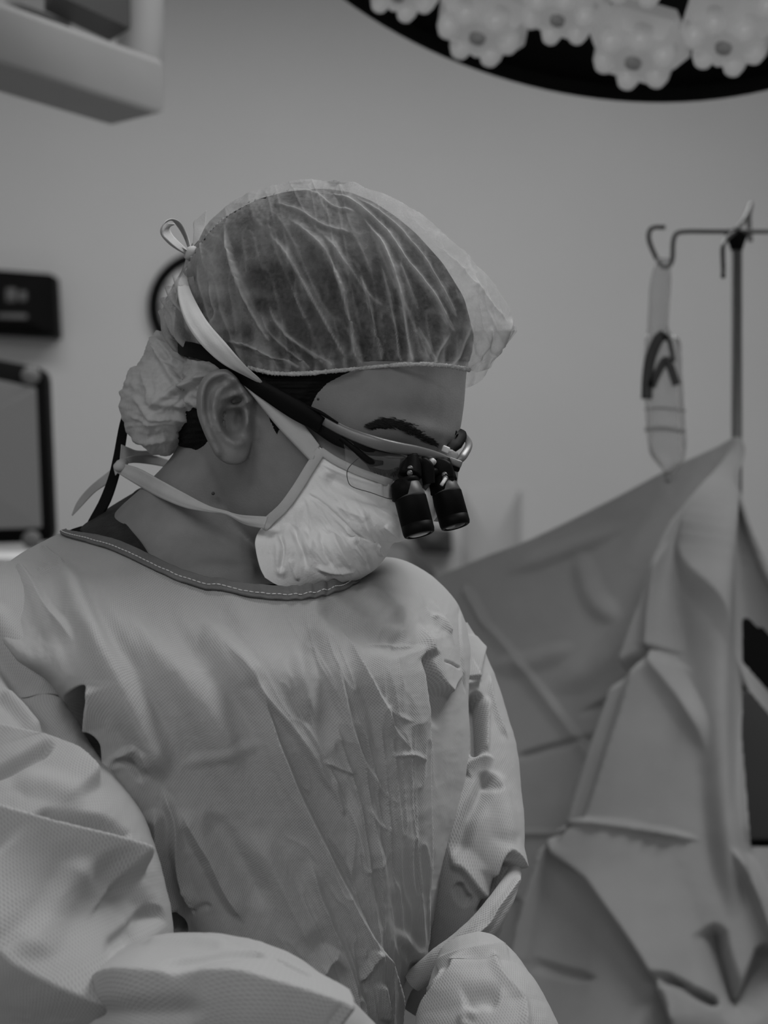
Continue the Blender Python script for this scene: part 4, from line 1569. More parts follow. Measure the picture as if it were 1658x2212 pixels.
# upper tie: over the cap to the knot at the crown
ribbon('upper_tie', [(690, 962, hy_(690, 962, .005)), (662, 925, hy_(662, 925, .006)), (630, 886, hy_(630, 886, .007)), (590, 857, hy_(590, 857, .008)), (560, 842, hy_(560, 842, .009)), (530, 832, hy_(530, 832, .010))],
       [(674, 1000, hy_(674, 990, .005)), (640, 965, hy_(640, 960, .006)), (602, 925, hy_(602, 922, .007)), (570, 886, hy_(570, 886, .008)), (548, 858, hy_(548, 858, .009)), (528, 834, hy_(528, 834, .010))], M['tie'], mask, crease=(.7, .0012))
CY = 1.2375
ribbon('upper_tie', [(402, 584, 1.318), (408, 618, 1.288), (424, 655, 1.268), (450, 698, 1.252), (490, 744, 1.243), (530, 790, 1.243), (560, 818, 1.248), (568, 829, 1.252)],
       [(396, 592, 1.318), (384, 612, 1.288), (386, 650, 1.268), (402, 698, 1.252), (434, 744, 1.243), (478, 784, 1.243), (530, 812, 1.248), (562, 828, 1.252)], M['tie'], mask, crease=(.45, .001))
# bow at the crown
ribbon('bow_loop', [(412, 545, 1.325), (392, 534, 1.320), (368, 520, 1.316), (350, 500, 1.312), (356, 480, 1.312), (372, 473, 1.318), (390, 482, 1.328), (404, 508, 1.332), (413, 538, 1.328)],
       [(408, 552, 1.325), (384, 540, 1.338), (362, 524, 1.340), (347, 504, 1.338), (352, 486, 1.336), (370, 476, 1.338), (384, 490, 1.345), (398, 514, 1.345), (410, 546, 1.330)], M['tie'], mask, n=90)
ribbon('bow_loop', [(412, 548, 1.328), (396, 532, 1.322), (374, 510, 1.318), (366, 492, 1.316), (378, 484, 1.316)], [(408, 552, 1.328), (386, 540, 1.318), (362, 520, 1.312), (350, 504, 1.310), (362, 482, 1.312)], M['tie'], mask)
ribbon('tie_end', [(416, 535, 1.335), (418, 500, 1.338), (419, 478, 1.34), (444, 456, 1.342)], [(428, 520, 1.335), (438, 500, 1.338), (444, 486, 1.34), (445, 455, 1.342)], M['tie'], mask)
V, F = tube([W(404, 556, 1.328), W(412, 546, 1.326), W(418, 540, 1.33)], [.003, .0042, .003], 14, 12)
mesh('tie_knot', V, F, M['tie'], mask)

# --- eyebrow, lashes
rng = np.random.default_rng(3)


def hairs(name, spec, m, n_):
    parts = []
    for _ in range(n_):
        x, y, dx, dy, r = spec()
        Y = head_y(x, y)
        parts.append(tube([W(x, y, Y + .0005), W(x + dx * .5, y + dy * .5 - 1, head_y(x + dx * .5, y + dy * .5) - .001), W(x + dx, y + dy, head_y(x + dx, y + dy) - .0012)], [r, r * .8, r * .2], 5))
    V, F = joinp(parts)
    o = mesh(name, V, F, m, person)
    o['kind'] = 'stuff'
    return o


BROW = cr([(806, 922), (835, 914), (868, 917), (902, 930), (932, 947), (948, 956)], 100)
BW = np.interp(np.linspace(0, 1, 100), [0, .25, .6, 1], [8, 20, 24, 12])


def brow():
    k = int(rng.integers(0, 100))
    c = BROW[k]
    o = float(np.clip(rng.normal() * .33, -.9, .9)) * BW[k] * .8
    return c[0], c[1] + o + 3, -16 - 6 * rng.random(), -3 - 4 * rng.random() - o * .2, .00024


hairs('eyebrow', brow, M['brow'], 900)
lash = cr([(792, 1003), (812, 1012), (836, 1016), (858, 1010)], 60)


def lashes():
    c = lash[int(rng.integers(0, 60))]
    return c[0], c[1], 6 + 5 * rng.random(), 8 + 8 * rng.random(), .0005


hairs('eyelashes', lashes, M['hair'], 130)
for x, y, r in ((460, 1066, .0011), (687, 862, .0010)):
    Y = head_y(x, y) if y < 1000 else 1.2885
    V, F = tube([W(x, y, Y + .004), W(x, y, Y + .0004), W(x, y, Y - .0005)], [r, r, r * .4], 10)
    mesh('mole', V, F, M['dark'], person)
FB = cr([(984, 946), (978, 938), (968, 940), (960, 950)], 30)
parts = [tube([W(x, y, 1.312), W(x - 3 + 10 * rng.random(), y - 8, 1.31 - .004)], [.0008, .0002], 5) for x, y in FB]
V, F = joinp(parts)
o = mesh('eyebrow', V, F, M['hair'], person)
o['kind'] = 'stuff'
# ------------------------------------------------------------------ gown
TORSO_F = [
    ([(200, 1560), (222, 1690), (256, 1780), (296, 1870), (346, 1970), (400, 2020)], -42, 34, 26, 'r', .1, .05),
    ([(500, 1370), (535, 1440), (564, 1498), (595, 1598), (615, 1650), (647, 1725), (669, 1772), (703, 1839), (728, 1886), (753, 1936), (795, 2029), (825, 2080), (838, 2130), (842, 2212)], 9, 95, 14, 's', .4, 0),
    ([(470, 1385), (520, 1440), (564, 1494), (631, 1574), (671, 1630), (695, 1674), (723, 1717), (739, 1773)], 5.0, 16, 40, 's', .35, .3),
    ([(690, 1642), (715, 1650), (745, 1662), (775, 1672)], 2.4, 10, 16, 's', .2, .3),
    ([(749, 1682), (757, 1737), (761, 1797), (758, 1869), (750, 1924)], 3.8, 14, 30, 's', .35, .35),
    ([(715, 1670), (728, 1720), (742, 1765)], 2.2, 8, 12, 's', .2, .2),
    ([(740, 1340), (760, 1390), (779, 1435), (818, 1514), (846, 1578), (880, 1624)], 4.5, 26, 12, 's', .4, .3),
    ([(723, 1371), (739, 1479), (755, 1570), (779, 1634), (811, 1686), (838, 1721), (868, 1743)], 4.5, 26, 12, 's', .4, .3),
    ([(671, 1349), (690, 1440), (707, 1538), (691, 1630)], -5, 50, 40, 'r', .2, .25),
    ([(640, 1380), (655, 1470), (670, 1560)], 3, 34, 34, 'r', .3, .3),
    ([(893, 1392), (902, 1420), (910, 1503), (914, 1658), (914, 1750), (913, 1827), (905, 1996), (897, 2088)], 7, 60, 10, 's', .03, 0),
    ([(898, 1345), (908, 1390), (922, 1423), (946, 1475), (970, 1504)], 8, 16, 70, 's', .3, .1),
    ([(912, 1410), (930, 1480), (948, 1580)], -7, 34, 26, 'r', .1, .3),
    ([(988, 1280), (996, 1379), (1002, 1471), (1006, 1502)], -2.2, 4, 5, 'r', .02, .1),
    ([(942, 1430), (968, 1434), (995, 1444)], -1.4, 6, 5, 'r', .2, .1),
    ([(893, 1268), (905, 1295), (922, 1323), (974, 1371)], 1.6, 12, 10, 's', .3, .3),
    ([(920, 1290), (950, 1330), (985, 1400)], 1.6, 12, 10, 's', .3, .3),
    ([(925, 1330), (950, 1340), (975, 1372)], 2.4, 8, 12, 's', .2, .2),
    ([(690, 1285), (730, 1330), (800, 1372), (888, 1398)], -6, 46, 32, 'r', .2, .15),
    ([(770, 1265), (830, 1310), (870, 1350)], 4, 40, 44, 'r', .2, .3),
    ([(838, 1632), (866, 1628), (884, 1630), (904, 1644)], 1.8, 9, 12, 's', .2, .2),
    ([(780, 1390), (840, 1392), (890, 1402)], 2.6, 10, 10, 's', .3, .2),
    ([(825, 1520), (850, 1545), (885, 1560)], 1.2, 10, 12, 's', .2, .3),
    ([(662, 1840), (672, 1890), (690, 1949), (728, 2038), (753, 2105), (764, 2212)], 6, 26, 22, 's', .15, 0),
    ([(728, 2044), (708, 2066), (686, 2093), (655, 2142)], 8, 40, 50, 's', .2, .15),
    ([(796, 2040), (780, 2090), (770, 2120)], 5, 9, 14, 's', .1, .2),
    ([(800, 2110), (805, 2150), (812, 2200)], 5, 14, 14, 's', .2, .1),
    ([(760, 2140), (772, 2170), (768, 2212)], 3.5, 10, 12, 's', .2, .1),
    ([(762, 1830), (790, 1880), (838, 1850), (836, 1810)], 1, 12, 12, 's', .3, .3),
    ([(800, 1800), (830, 1880), (850, 1960)], 2.6, 26, 26, 'r', .3, .3),
    ([(790, 1740), (820, 1780), (850, 1800)], 1.4, 9, 9, 's', .2, .3),
    ([(845, 2000), (880, 2050), (886, 2090)], 3, 20, 20, 'r', .3, .2),
    # image left
    ([(118, 1200), (165, 1289), (216, 1394), (250, 1451), (290, 1529), (321, 1590), (338, 1640), (348, 1694)], 10, 60, 52, 'r', .2, .15),
    ([(150, 1240), (200, 1325), (270, 1440), (330, 1545), (375, 1640)], -5, 46, 46, 'r', .2, .25),
    ([(236, 1310), (338, 1411), (405, 1482), (473, 1573), (520, 1680)], 5, 55, 50, 'r', .25, .25),
    ([(430, 1340), (473, 1380), (527, 1441), (560, 1485)], 5.5, 50, 36, 'r', .25, .2),
    ([(360, 1330), (440, 1430), (520, 1530), (570, 1630)], -3.5, 40, 40, 'r', .3, .3),
    ([(88, 1176), (112, 1200), (140, 1223)], 3.2, 16, 10, 's', .2, .2),
    ([(34, 1218), (68, 1269), (101, 1326), (162, 1394)], 6, 46, 22, 's', .1, .25),
    ([(60, 1225), (95, 1238), (130, 1228)], 2.4, 9, 9, 's', .2, .3),
    ([(190, 1470), (198, 1520), (205, 1580), (218, 1650), (232, 1706), (262, 1780)], 13, 6, 66, 's', .08, .15),
    ([(182, 1478), (184, 1545), (194, 1620), (212, 1700), (235, 1760)], -90, 44, 16, 'r', .1, .1),
    ([(226, 1664), (262, 1630), (302, 1606)], 3.4, 26, 14, 's', .3, .2),
    ([(300, 1606), (312, 1640), (322, 1676)], 3, 16, 14, 's', .3, .4),
    ([(240, 1640), (280, 1645), (310, 1690)], -3.5, 16, 16, 'r', .2, .2),
    ([(333, 1742), (338, 1781), (344, 1853), (356, 1922), (372, 1976)], 8, 46, 20, 's', .1, .05),
    ([(310, 1760), (316, 1840), (336, 1920)], -6, 22, 18, 'r', .2, .1),
    ([(350, 1700), (362, 1735), (375, 1775), (382, 1853), (395, 1907), (425, 1968)], 5.5, 16, 22, 's', .15, .1),
    ([(382, 1741), (419, 1802), (452, 1853), (482, 1915), (530, 1995)], 5, 24, 44, 's', .15, .2),
    ([(388, 1908), (408, 1922), (420, 1945)], 2, 12, 12, 's', .3, .3),
    ([(415, 1968), (445, 1955), (452, 1965)], -1.5, 14, 14, 'r', .1, .2),
    ([(440, 1750), (500, 1839), (540, 1903), (575, 1970)], -4, 44, 40, 'r', .2, .2),
    ([(520, 1780), (580, 1860), (640, 1960), (690, 2050)], 4, 50, 50, 'r', .25, .2),
    ([(385, 1655), (440, 1640), (530, 1615), (580, 1600)], 1.5, 26, 22, 'r', .2, .3),
    ([(455, 1250), (500, 1300), (540, 1370)], 2, 40, 40, 'r', .2, .3),
]
ARM_R_F = [
    ([(-60, 1340), (0, 1425), (68, 1505), (118, 1573), (172, 1632)], -7, 40, 34, 'r', .15, .15),
    ([(-40, 1290), (40, 1390), (120, 1480), (175, 1560)], 5, 50, 40, 'r', .2, .2),
    ([(0, 1490), (50, 1540), (90, 1590)], 5, 30, 26, 'r', .2, .2),
    ([(-80, 1570), (0, 1590), (61, 1607), (118, 1627), (162, 1642), (189, 1671), (216, 1704)], 10, 90, 24, 's', .1, .1),
    ([(-30, 1682), (0, 1674), (51, 1657), (112, 1635)], -7, 14, 22, 'r', .1, .15),
    ([(20, 1690), (110, 1700), (190, 1740)], 4, 40, 40, 'r', .3, .3),
    ([(-90, 1745), (0, 1770), (84, 1795), (169, 1819), (236, 1839), (277, 1856), (314, 1896)], 20, 170, 30, 's', .08, .14),
    ([(60, 1770), (140, 1780), (220, 1796), (275, 1836)], -12, 26, 40, 'r', .2, .1),
    ([(190, 1860), (290, 1950), (340, 1990)], -5, 60, 50, 'r', .2, .2),
    ([(180, 1860), (120, 1960), (60, 2050)], 6, 50, 60, 'r', .2, .2),
    ([(-80, 1890), (0, 1974), (24, 2015), (54, 2048), (101, 2079), (142, 2102), (200, 2128), (280, 2150)], 36, 210, 170, 's', .1, .12),
    ([(350, 1960), (300, 2000), (200, 2060)], -6, 30, 40, 'r', .1, .2),
]
FORE_R_F = [
    ([(165, 2112), (182, 2119), (270, 2133), (405, 2145), (507, 2148), (560, 2162), (640, 2190), (720, 2232)], 34, 210, 120, 's', .32, .05),
    ([(566, 2078), (507, 2102), (432, 2125), (380, 2136)], -6, 26, 32, 'r', .1, .2),
    ([(640, 2150), (610, 2120), (590, 2090)], -4, 14, 14, 'r', .2, .2),
    ([(300, 2040), (420, 2040), (520, 2070)], 4, 40, 20, 'r', .2, .2),
    ([(160, 2180), (300, 2190), (480, 2190)], -6, 30, 30, 'r', .2, .2),
]
ARM_L_F = [
    ([(1046, 1372), (1036, 1420), (1028, 1474)], 6, 50, 12, 's', .1, .05),
    ([(1000, 1486), (1014, 1480), (1034, 1474)], 6, 12, 60, 's', .1, .1),
    ([(1028, 1490), (1028, 1560), (1026, 1640)], -15, 24, 20, 'r', .12, .15),
    ([(1056, 1450), (1060, 1500), (1078, 1560), (1096, 1600)], 3, 10, 9, 's', .2, .2),
    ([(1052, 1500), (1050, 1570), (1048, 1640)], 5, 20, 10, 's', .2, .2),
    ([(998, 1664), (1018, 1650), (1040, 1640), (1070, 1640)], 5, 30, 14, 's', .1, .3),
    ([(1056, 1664), (1030, 1720), (1000, 1775), (980, 1860)], -7, 24, 40, 'r', .1, .2),
    ([(1050, 1676), (1062, 1696), (1082, 1712)], -3, 18, 14, 'r', .2, .2),
    ([(1060, 1660), (1090, 1740), (1100, 1830)], 4, 40, 30, 'r', .2, .2),
    ([(1062, 1900), (1076, 1856), (1092, 1838), (1110, 1850), (1126, 1880)], 9, 12, 40, 's', .15, .1),
    ([(1096, 1856), (1090, 1890), (1066, 1935), (1036, 1990)], -12, 26, 26, 'r', .15, .1),
    ([(968, 1874), (990, 1868), (1007, 1877), (1032, 1911), (1056, 1940)], 8, 20, 40, 's', .2, .1),
    ([(985, 1905), (1000, 1935), (1020, 1950)], -6, 24, 18, 'r', .2, .2),
]
FORE_L_F = [
    ([(1126, 1888), (1095, 1934), (1072, 1966), (1050, 2000), (1000, 2040)], 4, 12, 14, 's', .1, .2),
]
CUFF_F = [
    ([(938, 2082), (1000, 2062), (1050, 2052), (1095, 2040)], 6, 40, 10, 's', .05, .05),
    ([(1061, 2058), (1075, 2090), (1091, 2114), (1125, 2152), (1133, 2180), (1136, 2240)], 4, 20, 7, 's', .08, 0),
    ([(975, 2075), (985, 2095), (960, 2130), (930, 2170), (905, 2230)], 9, 12, 50, 's', .1, 0),
    ([(912, 2120), (928, 2140), (948, 2128), (968, 2092)], 5, 12, 14, 's', .2, .2),
    ([(1000, 2175), (1040, 2160), (1080, 2170)], -5, 30, 50, 'r', .2, .2),
    ([(1010, 2235), (1005, 2200), (1035, 2180)], 4, 24, 24, 'r', .3, .3),
]


def fabric_noise(px, py, amp=.0018):
    return amp * (crumple(px / 150 + py / 420 + 4, py / 190 + 2) - .55) + amp * .35 * (crumple(px / 46 + 3, py / 60 + 8) - .55)


def flip_out(G):
    N = outward(G)
    return N


def sleeve_grid(tab, nr, nc, F, extra=()):
    G = arm_grid(tab, nr, nc)
    N = outward(G)
    px, py = proj(G)
    D = folds(px, py, F) * near_mask(N) + fabric_noise(px, py)
    for x in extra:
        D = D + x(px, py) * near_mask(N)
    return G + N * D[..., None]


GS = dict(ArmR=sleeve_grid(ARM_R, 420, 420, ARM_R_F), ForeR=sleeve_grid(FORE_R, 380, 300, FORE_R_F),
          ArmL=sleeve_grid(ARM_L, 300, 300, ARM_L_F), ForeL=sleeve_grid(FORE_L, 160, 200, FORE_L_F), CuffL=sleeve_grid(CUFF_L, 170, 220, CUFF_F))

# torso, softly joined to the sleeves over the shoulders
TG = torso_grid(470, 620)
tx, ty = proj(TG)
nf = int(620 * .78)
for key, lim in (('ArmR', lambda x, y: sst(1500, 1400, y + .25 * (x - 120)) * sst(20, 110, (70 - x) * .385 + (y - 1330) * .923)), ('ArmL', lambda x, y: sst(1480, 1380, y) * sst(1012, 990, x) * sst(10, 80, (x - 930) * .35 + (y - 1375) * .94))):
    ym = ymap(GS[key])
    ya = ylook(ym, tx, ty)
    w_ = lim(tx, ty) * (ya < 2)
    k = .016
    y0 = TG[..., 1]
    d = np.clip((ya - y0) / k, -30, 30)
    sm = np.minimum(ya, y0) - k * np.log1p(np.exp(-np.abs(d)))
    use = np.zeros_like(w_)
    use[:, :nf] = 1
    Yn_ = y0 + (sm - y0) * w_ * use
    TG = np.where((w_ * use > 0)[..., None], W(tx, ty, Yn_), TG)
TN = outward(TG)
tx, ty = proj(TG)
pc = tx - .45 * (1 - sst(740, 930, tx)) * (ty - 1400)          # across the hanging folds
D = folds(tx, ty, TORSO_F)
fade = sst(1250, 1420, ty + .3 * np.clip(400 - tx, 0, 400))
D = D + fade * (.0050 * (vnoise(pc / 62 + 3, ty / 420) - .5) + .0024 * (vnoise(pc / 27 + 8, ty / 260 + 3) - .5)
                + (.0016 * ridge(pc / 44 + 1, ty / 240 + 5, 5) + .0010 * ridge(pc / 22 + 6, ty / 110 + 9, 5)) * sst(520, 680, tx) * sst(960, 900, tx))
D = D * near_mask(TN) + fabric_noise(tx, ty, .0022) * sst(1160, 1330, ty)
TG = TG + TN * D[..., None]
gown = mesh('surgical_gown', TG.reshape(-1, 3), gfaces(470, 620, True), M['gown'], person, uv=guv(TG))
gown['label'] = 'pale grey nonwoven surgical gown with creased long sleeves'


def sleeve(name, keys, label):
    Vs, Fs, Us, n = [], [], [], 0
    for k in keys:
        G = GS[k]
        Vs.append(G.reshape(-1, 3))
        Fs.append(gfaces(*G.shape[:2], True, off=n))
        Us.append(guv(G).reshape(-1, 2))
        n += G.shape[0] * G.shape[1]
    o = mesh(name, np.concatenate(Vs), np.concatenate(Fs), M['gown'], gown, uv=np.concatenate(Us))
    return o


sleeve('sleeve', ['ArmR', 'ForeR'], '')
sleeve('sleeve', ['ArmL', 'ForeL'], '')
sleeve('cuff_end', ['CuffL'], '')

# --- bound neckline with its stitches
nb = 17
B = TG[:nb, :nf] + TN[:nb, :nf] * .0016
bx, by = proj(B)
pk = .0010 * np.sin(bx / 5.0 + 2 * vnoise(bx / 30, by / 30)) * np.exp(-((bx - 690) / 90) ** 2) + .0008 * (crumple(bx / 26, by / 26) - .5)
B = B + TN[:nb, :nf] * pk[..., None]
V, F = shell(B, .0014)
mesh('neck_binding', V, F, M['binding'], gown)
row = B[11] + TN[11, :nf] * .0010
row = cr(row, 900)
cum = np.concatenate([[0], np.cumsum(np.linalg.norm(np.diff(row, axis=0), axis=1))])
parts = []
step = .0034
for k in range(int(cum[-1] / step)):
    f = [np.array([np.interp(d, cum, row[:, j]) for j in range(3)]) for d in (k * step, k * step + step * .42, k * step + step * .78)]
    parts.append(tube(f, [.0003, .00042, .0003], 5))
V, F = joinp(parts)
o = mesh('stitching', V, F, M['thread'], gown)
o['kind'] = 'stuff'

# --- dark scrub collar under the gown
A_ = [(330, 1222, 1.281), (318, 1200, 1.288), (300, 1172, 1.294), (274, 1140, 1.312), (262, 1112, 1.335), (264, 1096, 1.352), (280, 1078, 1.372), (306, 1057, 1.395), (360, 1050, 1.41)]
B_ = [(330, 1250, 1.279), (300, 1228, 1.283), (262, 1200, 1.288), (215, 1172, 1.300), (180, 1152, 1.325), (176, 1142, 1.347), (200, 1122, 1.37), (240, 1098, 1.40), (300, 1085, 1.42)]
A2, B2 = cr(A_, 90), cr(B_, 90)
s = np.linspace(0, 1, 24)[:, None]
G = np.stack([W(a_[0] * (1 - s[:, 0]) + b_[0] * s[:, 0], a_[1] * (1 - s[:, 0]) + b_[1] * s[:, 0], a_[2] * (1 - s[:, 0]) + b_[2] * s[:, 0]) for a_, b_ in zip(A2, B2)])
px, py = proj(G)
G[..., 1] -= .002 * np.sin(np.pi * s[None, :, 0]) + .003 * (crumple(px / 40, py / 40) - .5)
V, F = shell(G, .0012)
scrub = mesh('scrub_top', V, F, M['scrub'], person)
scrub['label'] = 'dark scrub collar showing under the gown'
V, F = tube(np.array([W(*p) for p in A_]), .0012, 8, 80)
mesh('collar_edge', V, F, M['scrub'], scrub)
# the front of the dark neckline, in the gap under the mask
V, F = shell(np.stack([cr([W(470, 1262, 1.270), W(540, 1262, 1.262), W(600, 1262, 1.262), W(680, 1268, 1.275)], 40), cr([W(470, 1300, 1.268), W(540, 1305, 1.262), W(600, 1310, 1.262), W(680, 1310, 1.275)], 40)]), .001)
mesh('collar_front', V, F, M['scrub'], scrub)

# --- trousers and clogs below the picture
legs = thing_ = None
for sx in (-1, 1):
    hx_ = -.055 + .085 * sx
    hy2 = 1.335 + .06 * sx
    V, F = tube([(hx_, hy2, .98), (hx_, hy2, .75), (hx_ + .005, hy2 - .01, .5), (hx_, hy2, .25), (hx_, hy2, .06)], [.10, .095, .085, .08, .078], 36, 30)
    tl = mesh('scrub_trouser_leg', V, F, M['scrub'], person)
    d = np.array([.77, -.64, 0])
    V, F = tube([np.array([hx_, hy2, .045]) - d * .09, np.array([hx_, hy2, .05]) - d * .05, np.array([hx_, hy2, .06]) + d * .03, np.array([hx_, hy2, .048]) + d * .12, np.array([hx_, hy2, .035]) + d * .19], [.035, .045, .05, .044, .028], 24, 24)
    V[:, 2] = np.maximum(V[:, 2], 0.002)
    mesh('clog', V, F, M['black'], person)

# ------------------------------------------------------------------ loupes
lo = thing('magnifying_loupes', 'magnifying loupes with two black barrels on the surgeon\'s glasses', 'loupes', tuple(W(900, 1000, 1.285)))


def flatbar(pts, w, t, n=80, k=14):
    """curved bar with an oval cross-section; pts (px,py,Y); w height px, t depth m"""
    P = cr(np.array([list(p) for p in pts], float), n)
    w = np.interp(np.linspace(0, len(w) - 1, n), np.arange(len(w)), w)
    C = W(P[:, 0], P[:, 1], P[:, 2])
    d = nrm(np.gradient(P[:, :2], axis=0))
    nn = np.stack([-d[:, 1], np.zeros(n), -d[:, 0]], -1)      # picture normal as world x, z
    nn = np.stack([-d[:, 1], np.zeros(n), -d[:, 0]], -1)
    T = nrm(np.gradient(C, axis=0))
    U = nrm(nn - T * (nn * T).sum(-1, keepdims=True))
    Bv = np.cross(T, U)
    a = np.linspace(0, 2 * np.pi, k, endpoint=False)
    ca, sa = np.cos(a), np.sin(a)
    e = .75
    ca, sa = np.sign(ca) * np.abs(ca) ** e, np.sign(sa) * np.abs(sa) ** e
    r = (w / 2 * P[:, 2] / FPX)
    return closed_loft(C[:, None] + r[:, None, None] * ca[None, :, None] * U[:, None] + t / 2 * sa[None, :, None] * Bv[:, None])


hd = lambda x, y, o: head_y(x, y) - o
# cord around the back of the head that holds the glasses on
ribbon('cord_sleeve', [(372, 732, 1.318), (400, 738, 1.290), (440, 750, hd(440, 750, .012)), (500, 784, hd(500, 784, .011)), (550, 812, hd(550, 812, .011)), (600, 840, hd(600, 840, .010)), (650, 868, hd(650, 868, .010)), (700, 906, hd(700, 906, .009))],
       [(378, 757, 1.318), (402, 766, 1.290), (440, 776, hd(440, 776, .012)), (484, 798, hd(484, 798, .011)), (520, 822, hd(520, 822, .011)), (560, 852, hd(560, 852, .010)), (630, 900, hd(630, 900, .010)), (690, 930, hd(690, 930, .009))], M['black'], lo, th=.0035, k=11, bow=.002)
ribbon('cord', [(266, 890, 1.372), (256, 925, 1.372), (245, 985, 1.37), (234, 1030, 1.369), (215, 1080, 1.367), (190, 1128, 1.362)], [(274, 930, 1.372), (273, 950, 1.372), (266, 990, 1.37), (254, 1040, 1.369), (238, 1085, 1.367), (218, 1118, 1.362)], M['matte'], lo, th=.002)
# near temple and the curved brow bar
HY = 1.2455
temple = [(628, 872, hd(628, 872, .010)), (660, 886, hd(660, 886, .009)), (700, 908, hd(700, 908, .008)), (745, 932, 1.248), (800, 953, 1.246), (850, 966, 1.250), (900, 974, 1.262), (945, 985, 1.277), (985, 1002, 1.290)]
V, F = flatbar(temple, [12, 20, 24, 25, 28, 27, 22, 17, 13], .005)
mesh('frame', V, F, M['metal'], lo)
V, F = flatbar([(630, 884, hd(640, 884, .009)), (680, 914, hd(680, 914, .008)), (730, 944, 1.2495), (790, 968, 1.248), (840, 978, 1.252), (885, 984, 1.26)], [16, 32, 38, 30, 18, 8], .004)
mesh('temple_pad', V, F, M['black'], lo)
V, F = flatbar([(640, 868, hd(640, 868, .0105)), (690, 890, hd(690, 890, .0095)), (730, 914, 1.2465)], [4, 8, 4], .004)
mesh('temple_inlay', V, F, M['black'], lo)
V, F = flatbar([(735, 946, 1.2475), (770, 974, 1.2465), (800, 998, 1.2475), (826, 1000, 1.25)], [10, 14, 18, 10], .003)
mesh('lower_rim', V, F, M['black'], lo)
V, F = flatbar([(812, 974, 1.2495), (840, 982, 1.2515), (872, 984, 1.257)], [12, 18, 12], .002)
mesh('side_shield', V, F, M['metal'], lo)
V, F = flatbar([(985, 1002, 1.290), (1000, 985, 1.292), (1012, 962, 1.305), (1006, 945, 1.33), (990, 930, 1.36)], [13, 18, 16, 12, 10], .004)
mesh('far_frame', V, F, M['metal'], lo)
V, F = flatbar([(965, 975, 1.300), (978, 955, 1.306), (990, 938, 1.315), (992, 932, 1.325)], [26, 44, 40, 20], .004)
mesh('far_rim', V, F, M['black'], lo)
# white lens reflection put in as a small box, then the bridge blocks
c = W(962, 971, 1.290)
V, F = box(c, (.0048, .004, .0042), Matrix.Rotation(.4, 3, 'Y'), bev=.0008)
mesh('bridge_bright_spot', V, F, M['white'], lo)
c = W(982, 999, 1.286)
V, F = box(c, (.009, .006, .0045), Matrix.Rotation(.35, 3, 'Y'), bev=.001)
mesh('bridge_block', V, F, M['metal'], lo)
c = W(980, 1010, 1.288)
V, F = box(c, (.0075, .006, .004), Matrix.Rotation(.3, 3, 'Y'), bev=.001)
mesh('bridge_block', V, F, M['black'], lo)
# clear lens with its thin edge
LT = [(742, 948, 1.2475), (790, 966, 1.247), (850, 978, 1.2505), (900, 988, 1.262), (960, 1000, 1.281)]
LB = [(748, 1022, 1.2455), (766, 1054, 1.245), (806, 1068, 1.2475), (852, 1078, 1.256), (930, 1060, 1.276)]
A2, B2 = cr(LT, 60), cr(LB, 60)
s = np.linspace(0, 1, 20)
G = np.stack([W(a_[0] * (1 - s) + b_[0] * s, a_[1] * (1 - s) + b_[1] * s, a_[2] * (1 - s) + b_[2] * s) for a_, b_ in zip(A2, B2)])
V, F = shell(G, .0012)
mesh('lens', V, F, M['lens'], lo)
V, F = tube(cr([W(x, y, Y - .0006) for x, y, Y in [(784, 982, 1.247), (764, 998, 1.246), (750, 1016, 1.2455), (751, 1038, 1.245), (762, 1052, 1.245), (800, 1064, 1.247), (838, 1077, 1.252), (862, 1079, 1.256)]], 60), .00025, 6)
mesh('lens_edge', V, F, M['dark'], lo)
# posts that carry the barrels
for q in ([(884, 985, 1.262), (886, 1005, 1.260), (884, 1030, 1.257)], [(952, 995, 1.281), (958, 1020, 1.279), (962, 1040, 1.277)]):
    V, F = tube([W(*p) for p in q], [.0058, .0066, .0075], 10, 10)
    p_ = mesh('hinge_post', V, F, M['barrel'], lo)
    for t in (.3, .7):
        cc2 = np.array(W(*q[1])) * (1 - t) + np.array(W(*q[2])) * t + np.array([0, -.0062, 0])
        V, F = tube([cc2 + np.array([0, .002, 0]), cc2 + np.array([0, -.0012, 0])], .0018, 12)
        mesh('screw', V, F, M['metal'], p_)
V, F = tube([W(905, 1012, 1.268), W(930, 1020, 1.272), W(955, 1016, 1.277)], .003, 12, 16)
mesh('cross_bar', V, F, M['black'], lo)
for q in ([(922, 990, 1.276), (912, 1020, 1.272), (908, 1048, 1.270)], [(938, 994, 1.280), (930, 1030, 1.274), (916, 1056, 1.270)]):
    V, F = flatbar(q, [12, 16, 10], .003)
    mesh('nose_pad', V, F, M['lens'] if q[0][0] == 922 else M['dark'], lo)
V, F = tube([W(972, 1012, 1.282), W(964, 1030, 1.272), (W(953, 1048, 1.268))], .0012, 8, 8)
mesh('adjusting_rod', V, F, M['white'], lo)
V, F = tube([W(930, 994, 1.272), W(936, 1000, 1.270)], .0022, 10)
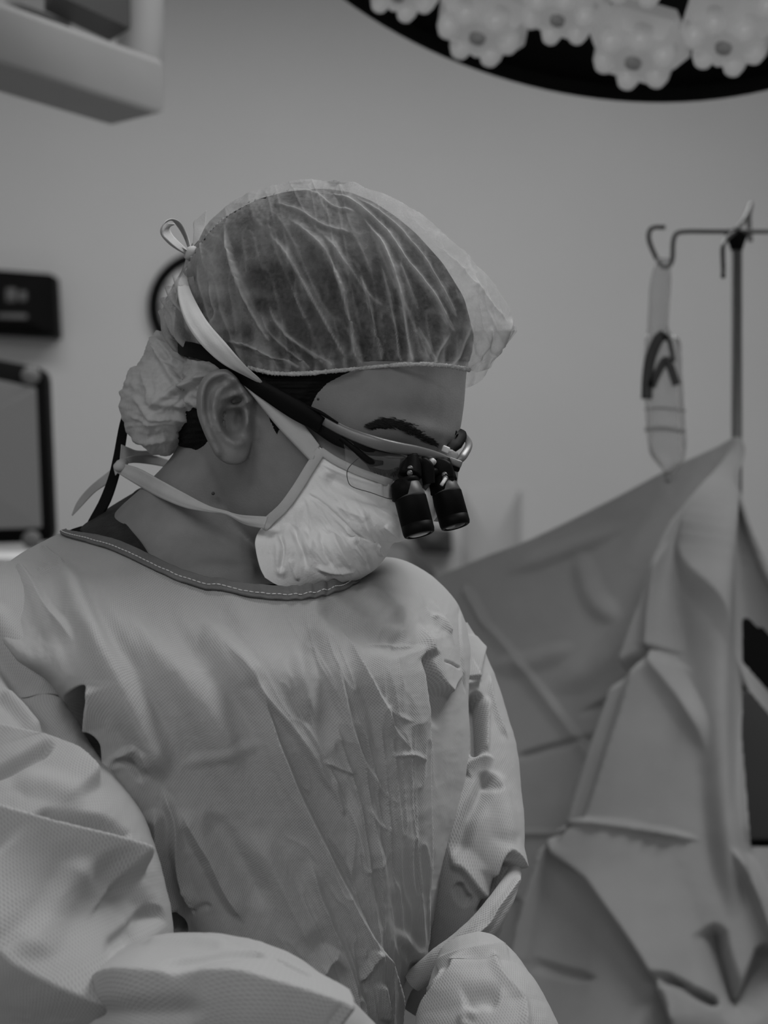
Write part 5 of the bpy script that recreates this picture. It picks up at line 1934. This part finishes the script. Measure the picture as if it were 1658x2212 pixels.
mesh('bridge_bright_spot', V, F, M['white'], lo)


for q, w_ in (([(905, 992, 1.266), (920, 1010, 1.266), (926, 1045, 1.266)], [20, 34, 26]), ([(940, 1000, 1.275), (958, 1012, 1.274), (972, 1040, 1.274)], [26, 40, 22]), ([(868, 988, 1.259), (886, 992, 1.258), (905, 998, 1.262)], [16, 26, 20])):
    V, F = flatbar(q, w_, .005)
    mesh('hinge_block', V, F, M['black'], lo)


def barrel(top, botm, r0, name):
    """top, bottom axis points (px,py,Y); objective end points down"""
    A, B = W(*top), W(*botm)
    ax = nrm(B - A)
    L = np.linalg.norm(B - A)
    u, v, w = frame_axes(ax, (0, 1, 0))
    a = np.linspace(0, 2 * np.pi, 48, endpoint=False)

    def ring(r, t):
        return A + ax * (t * L) + r * (np.cos(a)[:, None] * u + np.sin(a)[:, None] * v)
    root = mesh(name, *closed_loft(np.stack([ring(r * r0, t) for r, t in ((.93, .33), (.99, .335), (1.0, .35), (1.0, .80), (.985, .803), (.985, .812), (1.0, .815), (1.0, .93), (.95, .985), (.86, 1.0), (.76, 1.0), (.72, .97))])), M['barrel'], lo)
    mesh('collar', *closed_loft(np.stack([ring(r * r0, t) for r, t in ((.70, .06), (.76, .07), (.96, .31), (.94, .35))])), M['cone'], root)
    mesh('eyepiece_ring', *closed_loft(np.stack([ring(r * r0, t) for r, t in ((.56, -.02), (.74, -.01), (.80, .02), (.80, .075), (.72, .10))])), M['barrel'], root)
    mesh('cone_plate', *closed_loft(np.stack([ring(r * r0, t) - FW * r0 * .16 for r, t in ((.74, .03), (.86, .06), (1.0, .32), (.9, .34))])), M['barrel'], root)
    mesh('objective_lens', *closed_loft(np.stack([ring(r * r0, t) for r, t in ((.76, .955), (.74, .985), (.5, 1.0), (.1, 1.008))])), M['objective'], root)
    return root


M['objective'] = mat('coated_glass', .01, .15, spec=.35)
barrel((876, 1036, 1.254), (906, 1156, 1.247), .0098, 'barrel')
barrel((954, 1030, 1.279), (984, 1138, 1.272), .0095, 'barrel')
